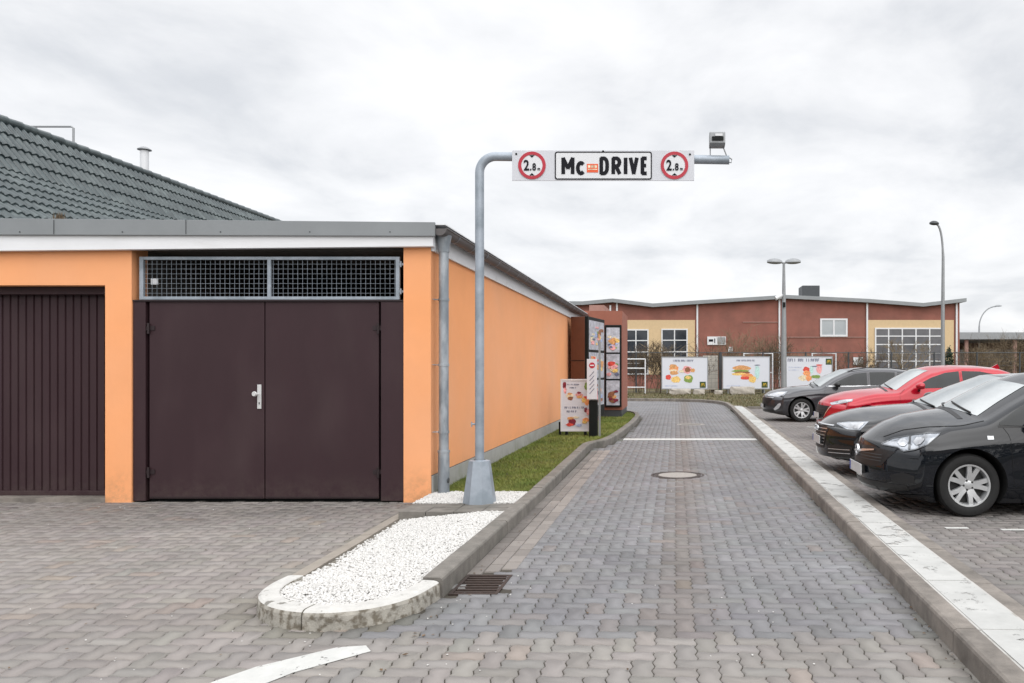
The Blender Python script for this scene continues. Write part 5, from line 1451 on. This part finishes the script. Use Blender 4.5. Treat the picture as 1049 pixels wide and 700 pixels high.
    def top(s, x0, x1, v0, v1, name, m, off=.004, inset=0.0):
        n, k = 18, 15; X = np.linspace(x0, x1, n)[:, None] + np.zeros((1, k)); vv = np.linspace(-1, 1, k)[None, :] * np.linspace(v0, v1, n)[:, None]
        X = X + inset * vv ** 2
        G_ = s.S(X, vv, np.ones_like(X)); 
        dx = s.S(X + .01, vv, np.ones_like(X)) - G_; dy = s.S(X, vv + .01, np.ones_like(X)) - G_
        N = np.cross(dx, dy); N /= np.linalg.norm(N, axis=-1, keepdims=True); N *= np.sign(N[..., 2:3])
        return s.grid_obj(G_ + N * off, name, m)
    def wheels(s, spokes=5, double=False, rim=.40, yin=.02):
        P = s.P; R = P['R']; wd = .2
        def mk():
            Rr = R * .66
            tw = thing('wheel', (0, 0, 0), None, None)
            for k_ in ('label', 'category'):
                if k_ in tw: del tw[k_]
            b = MB(); prof = [(Rr, -.085), (Rr + .015, -.098), (R - .05, -.105), (R - .018, -.095), (R - .004, -.07), (R, -.03), (R, .03), (R - .004, .07), (R - .018, .095), (Rr, .09)]
            b.lathe(prof, (0, 0, 0), axis='y', n=48, closed=True); ty = b.build('tyre', M['tyre'], tw, smooth=True, world=False)
            b = MB(); b.lathe([(Rr + .004, -.092), (Rr - .012, -.09), (Rr - .022, -.06), (Rr - .03, .05), (Rr - .03, .09), (Rr, .09)], (0, 0, 0), axis='y', n=48, closed=True)
            # spokes
            for k in range(spokes):
                a0 = 2 * PI * k / spokes + PI / 2
                offs = (-.16, .16) if double else (0,)
                for of in offs:
                    ai, ao = a0 + of * .9, a0 + of * 1.5
                    wi, wo_ = (.026, .019) if double else (.042, .036)
                    def pt(r_, a_, w_, yy): return (r_ * math.cos(a_) - w_ * math.sin(a_), yy, r_ * math.sin(a_) + w_ * math.cos(a_))
                    v = []
                    for (r_, a_, w_, yf_, yb_) in ((.04, ai, wi, -.062, -.03), (Rr * .55, (ai + ao) / 2, (wi + wo_) / 2, -.075, -.04), (Rr - .012, ao, wo_ * 1.15, -.08, -.05)):
                        v += [pt(r_, a_, w_, yf_), pt(r_, a_, -w_, yf_), pt(r_, a_, -w_ * 1.1, yb_), pt(r_, a_, w_ * 1.1, yb_)]
                    f = []
                    for i in range(2):
                        for j in range(4): f.append((i * 4 + j, i * 4 + (j + 1) % 4, (i + 1) * 4 + (j + 1) % 4, (i + 1) * 4 + j))
                    f += [(0, 1, 2, 3), (8, 11, 10, 9)]
                    b.add(v, f)
            b.lathe([(0, -.068), (.03, -.068), (.055, -.06), (.07, -.045), (.07, -.02), (0, -.02)], (0, 0, 0), axis='y', n=24)
            b.build('rim', M['alloy'], tw, smooth=True, world=False)
            b = MB(); b.lathe([(0, -.015), (Rr - .03, -.015), (Rr - .03, .06), (0, .06)], (0, 0, 0), axis='y', n=32)
            for k in range(5):
                a0 = 2 * PI * (k + .5) / 5 + PI / 2
                b.lathe([(0, -.066), (.011, -.066), (.011, -.03), (0, -.03)], (.047 * math.cos(a0), 0, .047 * math.sin(a0)), axis='y', n=8)
            b.build('brake_disc', M['disc'], tw, world=False)
            return tw
        w0 = mk(); first = True
        for wx in (P['w1'], P['w2']):
            for sg_ in (-1, 1):
                w_ = w0 if first else copy_tree(w0)
                first = False
                w_.parent = s.t; w_.location = (wx, sg_ * (P['W'] / 2 - .115 - yin), R)
                w_.rotation_euler = (0, .3 * wx, 0 if sg_ < 0 else PI)
    def mirror(s, x, z, m):
        P = s.P; y = -P['W'] / 2
        for sg_ in (1, -1):
            V = []; n = 12
            for i, (t, k) in enumerate(((-.02, .3), (.02, .85), (.07, 1), (.12, .95), (.135, .82))):
                for q in range(n):
                    a = 2 * PI * q / n
                    V.append((x + t, sg_ * (y - .10 + .10 * k * math.cos(a)), z + .07 * k * math.sin(a)))
            f = [(i * n + q, i * n + (q + 1) % n, (i + 1) * n + (q + 1) % n, (i + 1) * n + q) for i in range(4) for q in range(n)] + [tuple(range(n)), tuple(range(4 * n, 5 * n))]
            mb = MB(); mb.add(V, f); o = mb.build('door_mirror', m, s.t, smooth=True, world=False)
            mb = MB(); mb.tube([(x + .06, sg_ * (y - .05), z - .05), (x + .10, sg_ * (y + .10), z - .11)], [.025, .03], 8); mb.build('mirror_foot', M['trim'], o, world=False)
    def line(s, pts, name='panel_gap', wd=.004, m=None, both=True, off=.0018):
        """thin dark joint between panels following the side"""
        pts = np.array(pts, float)
        d = np.concatenate([[0], np.cumsum(np.linalg.norm(np.diff(pts, axis=0), axis=1))]); n = max(6, int(d[-1] / .04)); t = np.linspace(0, d[-1], n)
        q = np.stack([np.interp(t, d, pts[:, 0]), np.interp(t, d, pts[:, 1])], -1)
        tan = np.gradient(q, axis=0); tan /= np.linalg.norm(tan, axis=1)[:, None]; nn_ = np.stack([-tan[:, 1], tan[:, 0]], -1)
        return s.side((q + nn_ * wd / 2), (q - nn_ * wd / 2), name, m or M['seam'], off, n, 2, both)
    def plate(s, z, wd=.52, h=.11):
        o_ = s.bvh.ray_cast(Vector((-2, 0, z)), Vector((1, 0, 0)))[0]
        x = o_.x - .03
        b = MB(); b.box(x, x + .012, -wd / 2, wd / 2, z - h / 2, z + h / 2); p = b.build('number_plate', M['plate'], s.t, bevel=.003, world=False)
        b = MB(); b.box(x - .002, x - .0005, wd / 2 - .045, wd / 2 - .005, z - h / 2 + .006, z + h / 2 - .006); b.build('blue_band', M['plateblue'], p, world=False)
        b = MB(); b.box(x + .0125, x + .1, -wd / 2 + .03, wd / 2 - .03, z - h / 2 + .01, z + h / 2 - .01); b.build('plate_holder', M['trim'], p, world=False)
    def tails(s):
        L = s.P['L']
        zc = .92
        s.patch(lambda p: (Vector((L + 2, p[0], p[1])), Vector((-1, 0, 0))), [(-.78, zc + .1), (-.5, zc + .1)], [(-.8, zc - .08), (-.5, zc - .05)], 'tail_light', M['tail'], .004, 10, 5, True)

GRP = 'cars parked nose-in along the kerb'
# ---- nearest car: black small hatchback
P = dict(cowl=.92, L=4.02, W=1.74, R=.311, w1=.91, w2=3.42, zb=.155, tumble=.36, plan=.40,
         tx=[0, .03, .08, .2, .44, .74, .90, 1.15, 1.46, 1.75, 2.1, 2.6, 3.1, 3.55, 3.8, 3.95, 4.02],
         tz=[.70, .755, .81, .885, .965, 1.01, 1.03, 1.17, 1.325, 1.41, 1.445, 1.44, 1.40, 1.30, 1.12, .98, .9],
         bx=[0, .9, 1.2, 3.2, 4.02], bz=[.76, .85, .87, .98, .98], nz=[.15, .25, .4, .55, .7, .82, .95], nx=[.08, .03, 0, .01, .05, .12, .2])
c1 = Car(P, (1.98, 8.66, LZ), 'glossy blue-black small hatchback, nearest of the parked cars', GRP, M['c_black'])
c1.wheels(5, True)
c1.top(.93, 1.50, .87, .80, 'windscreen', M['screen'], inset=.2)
c1.top(3.3, 3.72, .8, .8, 'rear_window', M['cglass'])
c1.side([(1.22, .93), (1.43, 1.07), (1.75, 1.24), (2.0, 1.31), (2.32, 1.33)], [(1.21, .905), (1.5, .895), (1.9, .905), (2.32, .925)], 'side_window', M['cglass'])
c1.side([(2.38, 1.33), (2.8, 1.31), (3.15, 1.24)], [(2.38, .925), (2.8, .95), (3.2, 1.0)], 'side_window', M['cglass'])
c1.line([(1.34, .3), (1.31, .6), (1.30, .80), (1.24, .89)]); c1.line([(2.35, .3), (2.35, 1.36)]); c1.line([(1.35, .3), (2.35, .3)])
c1.mirror(1.52, .98, M['c_black'])
c1.line([(1.20, .89), (1.9, .892), (3.2, .985)], 'window_trim', .02, M['trim'])
# ---- second: dark saloon
P = dict(cowl=1.34, L=4.72, W=1.84, R=.33, w1=.88, w2=3.70, zb=.2, tumble=.36, plan=.34,
         tx=[0, .04, .1, .2, .38, .6, 1.02, 1.34, 1.85, 2.38, 2.9, 3.4, 3.9, 4.2, 4.5, 4.72],
         tz=[.66, .71, .76, .81, .865, .905, .945, .965, 1.19, 1.375, 1.40, 1.37, 1.2, 1.08, 1.04, .98],
         bx=[0, 1, 1.4, 3.8, 4.72], bz=[.72, .86, .90, .97, .97], nz=[.15, .25, .4, .55, .7, .82, .95], nx=[.06, .0, 0, .0, .02, .06, .12])
c2 = Car(P, (2.04, 11.4, LZ), 'dark grey saloon with large upright grille, second from the camera', GRP, M['c_dark'])
c2.wheels(5, True)
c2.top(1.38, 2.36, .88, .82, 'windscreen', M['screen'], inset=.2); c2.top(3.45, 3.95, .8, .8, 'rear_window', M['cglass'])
c2.side([(1.92, 1.06), (2.2, 1.19), (2.5, 1.27), (2.85, 1.30)], [(1.84, .97), (2.1, .965), (2.5, .97), (2.85, .975)], 'side_window', M['cglass'])
c2.side([(2.9, 1.325), (3.3, 1.29), (3.75, 1.12)], [(2.9, .975), (3.3, .985), (3.85, 1.02)], 'side_window', M['cglass'])
c2.line([(1.6, .3), (1.6, .9), (1.7, .96)]); c2.line([(2.87, .3), (2.87, 1.3)])
c2.mirror(1.85, 1.03, M['c_dark'])
# ---- third: red crossover
P = dict(cowl=1.3, L=4.28, W=1.77, R=.335, w1=.86, w2=3.43, zb=.22, tumble=.36, plan=.40, arch=.055,
         tx=[0, .04, .12, .24, .51, .86, 1.29, 1.6, 1.95, 2.3, 2.71, 3.2, 3.6, 3.95, 4.15, 4.28],
         tz=[.76, .82, .875, .92, .985, 1.03, 1.065, 1.26, 1.44, 1.515, 1.54, 1.53, 1.49, 1.40, 1.15, .95],
         bx=[0, 1, 1.3, 3.6, 4.28], bz=[.84, .96, .99, 1.10, 1.1], nz=[.15, .25, .4, .55, .7, .85, 1.0], nx=[.07, .02, 0, .0, .03, .08, .15])
c3 = Car(P, (2.98, 16.75, LZ), 'bright red crossover, the only red car', GRP, M['c_red'])
c3.wheels(5, True)
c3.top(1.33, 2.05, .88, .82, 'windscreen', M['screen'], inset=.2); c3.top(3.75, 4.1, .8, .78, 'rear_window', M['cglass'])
c3.side([(1.92, 1.16), (2.15, 1.28), (2.45, 1.38), (2.72, 1.41)], [(1.84, 1.07), (2.0, 1.07), (2.4, 1.08), (2.72, 1.085)], 'side_window', M['cglass'])
c3.side([(2.78, 1.415), (3.15, 1.405), (3.55, 1.32)], [(2.78, 1.09), (3.15, 1.11), (3.65, 1.18)], 'side_window', M['cglass'])
c3.line([(1.5, .4), (1.5, .95), (1.62, 1.05)]); c3.line([(2.75, .4), (2.75, 1.42)])
c3.mirror(1.80, 1.12, M['c_red'])
# ---- farthest: graphite estate
P = dict(cowl=1.3, L=4.65, W=1.83, R=.325, w1=.97, w2=3.67, zb=.2, tumble=.34, plan=.42,
         tx=[0, .04, .12, .29, .69, 1.0, 1.3, 1.7, 2.2, 2.7, 3.5, 4.1, 4.4, 4.58, 4.65],
         tz=[.70, .76, .82, .87, .945, .975, .995, 1.24, 1.445, 1.50, 1.49, 1.42, 1.3, 1.05, .95],
         bx=[0, 1, 1.4, 3.9, 4.65], bz=[.76, .88, .93, 1.03, 1.03], nz=[.15, .25, .4, .55, .7, .85, 1.0], nx=[.07, .02, 0, .0, .03, .1, .18])
c4 = Car(P, (2.49, 22.72, LZ), 'graphite grey estate car parked farthest away, beside the posters', GRP, M['c_grey'])
c4.wheels(5, True)
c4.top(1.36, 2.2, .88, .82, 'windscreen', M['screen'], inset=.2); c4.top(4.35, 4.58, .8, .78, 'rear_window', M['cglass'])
c4.side([(1.90, 1.08), (2.15, 1.20), (2.45, 1.32), (2.78, 1.36)], [(1.82, .995), (2.1, .99), (2.4, 1.0), (2.78, 1.0)], 'side_window', M['cglass'])
c4.side([(2.86, 1.365), (3.2, 1.37), (3.55, 1.36)], [(2.86, 1.0), (3.2, 1.01), (3.55, 1.02)], 'side_window', M['cglass'])
c4.side([(3.62, 1.37), (3.85, 1.35), (4.15, 1.27)], [(3.62, 1.025), (3.85, 1.035), (4.2, 1.08)], 'side_window', M['cglass'])
c4.line([(1.62, .3), (1.6, .9), (1.7, .97)]); c4.line([(2.82, .3), (2.82, 1.38)]); c4.line([(1.66, .985), (2.4, .985), (4.2, 1.06)], 'window_trim', .018, M['chrome'])
c4.mirror(1.86, 1.03, M['trim'])
for c, z in ((c1, .40), (c2, .47), (c3, .50), (c4, .42)):
    c.plate(z); c.tails()
for c, x, z in ((c2, 2.6, .86), (c2, 3.6, .87), (c3, 2.45, .95), (c3, 3.4, .97), (c4, 2.5, .87), (c4, 3.5, .88), (c1, 2.1, .88)):
    for sg_ in (1, -1):
        yv = abs(c.bvh.ray_cast(Vector((x, -3, z)), Vector((0, 1, 0)))[0].y)
        MB().tube([(x - .09, -sg_ * (yv + .005), z), (x - .06, -sg_ * (yv + .03), z), (x + .06, -sg_ * (yv + .03), z), (x + .09, -sg_ * (yv + .005), z)], .012, 8).build('door_handle', c.paint, c.t, smooth=True, world=False)

# lamps and grilles, outlines in the picture's pixels dropped on the bodies
# near hatchback
c1.px([(903, 455), (915, 449.5), (935, 446), (952, 444), (963, 444)], [(904, 456), (920.5, 459), (925, 463), (938, 461), (950, 456), (963, 445)], 'headlight', M['hlight'], .004, 26, 8)
c1.px([(919.5, 454), (922, 450.3), (927, 449.6), (930.5, 453)], [(919.5, 454.2), (922, 457.3), (927, 458), (930.5, 454)], 'lamp_lens', M['hwhite'], .010, 12, 5)
c1.px([(936, 452.5), (939, 448.4), (944.5, 447.8), (947.5, 450)], [(936, 452.7), (939, 456.6), (944, 455.4), (947.5, 451)], 'lamp_lens', M['hwhite'], .010, 12, 5)
c1.px([(931.8, 447), (933.4, 446.8)], [(930.5, 461), (932.5, 460.6)], 'lamp_divider', M['hdark'], .011, 3, 8)
c1.px([(903, 454.8), (915, 449.0), (935, 445.4), (952, 443.5), (963.5, 443.6)], [(903, 455.5), (915, 449.9), (935, 446.3), (952, 444.3), (963.5, 444.3)], 'lamp_rim', M['hdark'], .009, 26, 2)
c1.px([(904, 455.4), (920.5, 458.5), (925, 462.3), (938, 460.5), (950, 455.6), (963, 444.6)], [(904, 456.4), (920.5, 459.5), (925, 463.6), (938, 461.6), (950, 456.6), (963, 445.6)], 'lamp_rim', M['hdark'], .009, 26, 2)
c1.front([(-.62, .62), (-.3, .655), (.3, .655), (.62, .62)], [(-.50, .47), (-.3, .44), (.3, .44), (.50, .47)], 'grille', M['trim'], .004, 26, 6)
for q in range(3):
    c1.front([(-.5, .52 + .03 * q), (.5, .52 + .03 * q)], [(-.5, .512 + .03 * q), (.5, .512 + .03 * q)], 'grille_bar', M['darkgrey'], .012, 20, 2)
c1.front([(-.38, .625), (-.15, .605), (0, .58), (.15, .605), (.38, .625)], [(-.38, .612), (-.15, .58), (0, .55), (.15, .58), (.38, .612)], 'chrome_wing', M['chrome'], .018, 24, 3)
xx = c1.bvh.ray_cast(Vector((-2, 0, .58)), Vector((1, 0, 0)))[0].x
b = MB(); b.lathe([(.045, -.012), (.062, -.012), (.062, .01), (.045, .01)], (xx - .02, 0, .585), axis='x', n=24, closed=True); b.tube([(xx - .032, -.06, .593), (xx - .032, .06, .577)], .008, 6); b.build('emblem', M['chrome'], c1.t, world=False)
c1.front([(-.72, .30), (0, .30), (.72, .30)], [(-.72, .245), (0, .24), (.72, .245)], 'lower_intake', M['trim'], .004, 26, 4)
c1.px([(912, 486.5), (925, 484), (937, 488)], [(914, 494.5), (925, 496.5), (937, 496)], 'fog_lamp_recess', M['trim'], .003, 14, 5)
c1.px([(905, 447.3), (925, 440.3), (950, 437.2), (985, 436), (1008, 431)], [(905, 448.0), (925, 441.0), (950, 437.9), (985, 436.7), (1008, 431.7)], 'bonnet_gap', M['seam'], .002, 30, 2)
c1.side([(1.08, .80), (1.14, .80)], [(1.08, .765), (1.14, .765)], 'side_repeater', M['hwhite'], .006, 4, 3)
c1.px([(884.5, 497.5), (900, 503.5), (925, 506.5), (952, 507.5)], [(884.5, 499.5), (900, 506), (925, 509.5), (952, 510.5)], 'lip_trim', M['trim'], .006, 22, 3, both=False)
# dark saloon
c2.px([(857.5, 433.3), (870, 432.2), (890, 432.2)], [(857.5, 434.6), (868, 440.3), (881, 441)], 'headlight', M['hlight'], .004, 18, 6)
c2.px([(860, 434.0), (872, 433.2), (886, 433.3)], [(861, 435), (870, 438.8), (880, 439.6)], 'lamp_lens', M['hwhite'], .008, 14, 5)
c2.front([(-.42, .665), (0, .672), (.42, .665)], [(-.30, .36), (0, .345), (.30, .36)], 'grille', M['trim'], .005, 22, 8)
for q in range(6): c2.front([(-.38 + .014 * q, .635 - .045 * q), (.38 - .014 * q, .635 - .045 * q)], [(-.38 + .014 * q, .625 - .045 * q), (.38 - .014 * q, .625 - .045 * q)], 'grille_bar', M['chrome'], .012, 16, 2)
c2.front([(-.45, .685), (0, .692), (.45, .685)], [(-.45, .672), (0, .678), (.45, .672)], 'grille_trim', M['chrome'], .012, 20, 2)
c2.front([(-.83, .42), (-.6, .44), (-.42, .40)], [(-.80, .28), (-.6, .27), (-.40, .30)], 'side_intake', M['trim'], .004, 14, 6, both=True)
for q in range(2): c2.front([(-.80, .385 - .05 * q), (-.44, .37 - .05 * q)], [(-.80, .375 - .05 * q), (-.44, .36 - .05 * q)], 'intake_bar', M['chrome'], .012, 10, 2, both=True)
c2.front([(-.8, .225), (0, .22), (.8, .225)], [(-.8, .205), (0, .2), (.8, .205)], 'chin_trim', M['lampgrey'], .012, 24, 2)
xx = c2.bvh.ray_cast(Vector((-2, 0, .62)), Vector((1, 0, 0)))[0].x
b = MB()
for q in range(4): b.lathe([(.031, -.006), (.040, -.006), (.040, .006), (.031, .006)], (xx - .03, -.09 + .06 * q, .625), axis='x', n=20, closed=True)
b.build('emblem', M['chrome'], c2.t, world=False)
# red crossover
c3.px([(850, 413), (862, 409.8), (874, 409)], [(852, 415), (862, 413.8), (873, 411.5)], 'headlight', M['hlight'], .005, 14, 5)
c3.px([(859, 411.2), (866, 410), (873, 409.6)], [(859, 413.3), (866, 412.8), (872, 411.3)], 'lamp_lens', M['hwhite'], .009, 10, 4)
c3.front([(-.50, .70), (0, .72), (.50, .70)], [(-.36, .42), (0, .40), (.36, .42)], 'grille', M['trim'], .005, 20, 8)
for q in range(4): c3.front([(-.42 + .02 * q, .64 - .05 * q), (.42 - .02 * q, .64 - .05 * q)], [(-.42 + .02 * q, .63 - .05 * q), (.42 - .02 * q, .63 - .05 * q)], 'grille_bar', M['darkgrey'], .012, 16, 2)
c3.front([(-.56, .70), (-.4, .46), (0, .42), (.4, .46), (.56, .70)], [(-.53, .70), (-.38, .44), (0, .395), (.38, .44), (.53, .70)], 'grille_trim', M['chrome'], .014, 28, 2)
c3.front([(-.78, .34), (0, .33), (.78, .34)], [(-.78, .24), (0, .23), (.78, .24)], 'lower_intake', M['trim'], .004, 22, 4)
c3.side([(1.28, .60), (3.0, .60)], [(1.28, .26), (3.0, .26)], 'sill_cladding', M['trim'], .006, 20, 4)
# graphite estate
c4.px([(785.5, 404.5), (796, 401.5), (807, 401.2)], [(787.5, 406), (797, 406.8), (803, 405.5)], 'headlight', M['hlight'], .005, 14, 5)
c4.px([(788.5, 404.2), (797, 402.4), (805, 402.0)], [(789.5, 405.6), (797, 406), (802, 405)], 'lamp_lens', M['hwhite'], .01, 10, 4)
c4.front([(-.6, .64), (0, .66), (.6, .64)], [(-.42, .44), (0, .42), (.42, .44)], 'grille', M['trim'], .005, 20, 6)
c4.front([(-.62, .66), (0, .68), (.62, .66)], [(-.62, .645), (0, .665), (.62, .645)], 'grille_trim', M['chrome'], .012, 20, 2)
c4.px([(792.5, 419), (797, 414), (799.5, 413)], [(794, 420.5), (798, 418.5), (800, 415)], 'fog_lamp', M['hwhite'], .008, 8, 4)
c4.front([(-.7, .33), (0, .32), (.7, .33)], [(-.66, .23), (0, .22), (.66, .23)], 'lower_intake', M['trim'], .004, 22, 4)
b = MB()
for sg_ in (-1, 1):
    P_ = [tuple(c4.S(x_, sg_ * .88, 1.0) + np.array([0, 0, .03 if 2.35 < x_ < 4.1 else 0])) for x_ in np.linspace(2.3, 4.15, 12)]
    b.tube(P_, .014, 6)
b.build('roof_rail', M['trim'], c4.t, world=False)
def wiper(c, x, ya, yb):
    vv = [ya + (yb - ya) * i / 8 for i in range(9)]
    p = [c.S(x + .012 * (8 - i) * 0 + .01 * i + .2 * vv[i] ** 2, vv[i], 1.0) + np.array([-.01, 0, .012]) for i in range(9)]
    MB().tube([tuple(v) for v in p], .009, 5).build('wiper', M['trim'], c.t, world=False)
for c, x in ((c1, .94), (c2, 1.38), (c3, 1.33), (c4, 1.36)):
    wiper(c, x, -.75, -.05); wiper(c, x, 0.0, .7)
    # cowl strip
    c.top(x - .06, x - .005, .84, .86, 'cowl_panel', M['trim'], .003)
MB().prism([(3.6, 1.46), (3.82, 1.42), (3.82, 1.50), (3.78, 1.56)], -.02, .02, 'y').build('aerial', c3.paint, c3.t, world=False)

# ------------------------------------------------------------ unseen tree belt added behind the viewer to darken reflections in paint and glass
r = np.random.default_rng(77); n = 26000
P = np.stack([r.uniform(-30, 50, n), r.uniform(-26, -22, n), r.uniform(0, 1, n)], 1)
P[:, 2] = P[:, 2] ** .8 * (6.5 + 1.5 * np.sin(P[:, 0] * .5) + .8 * np.sin(P[:, 0] * 1.7))
V = (P[:, None, :] + r.normal(0, .22, (n, 3, 3))).reshape(-1, 3)
tag(np_mesh('added_tree_belt', V, np.arange(n * 3), np.full(n, 3), M['grass'], cols=np.clip(np.array([.06, .065, .03]) * (1 + r.normal(0, .3, (n, 1))), .01, .2)), kind='stuff')

# dead leaves and crumbs on the paving
r = np.random.default_rng(12); n = 260
P = np.stack([r.uniform(-7.5, 1.3, n), 4 + 16 * r.random(n) ** 1.5], 1)
k = n // 2; P[:k, 0] = np.where(r.random(k) < .5, 1.40 + (P[:k, 1] - .3) * .0212 - np.abs(r.normal(0, .07, k)), -1.5 + np.abs(r.normal(0, .08, k)))
P = P[~in_poly(P, [(-2.85, 4.4), (-1.5, 4.4), (-1.5, 9.4), (-2.85, 9.4)]) & ((P[:, 0] > -1.54) | (P[:, 1] < 8.9))]
n = len(P); V = np.zeros((n, 4, 3)); a = r.uniform(0, 6.28, n); L = r.uniform(.006, .02, n)
for q in range(4):
    V[:, q, 0] = P[:, 0] + np.cos(a + q * PI / 2) * L * (1 if q % 2 else .5); V[:, q, 1] = P[:, 1] + np.sin(a + q * PI / 2) * L * (1 if q % 2 else .5); V[:, q, 2] = .006 + r.uniform(0, .006, n)
tag(np_mesh('leaf_litter', V.reshape(-1, 3), np.arange(n * 4), np.full(n, 4), M['grass'], cols=np.array([.10, .06, .03]) * (1 + r.normal(0, .3, (n, 1)))), kind='stuff')
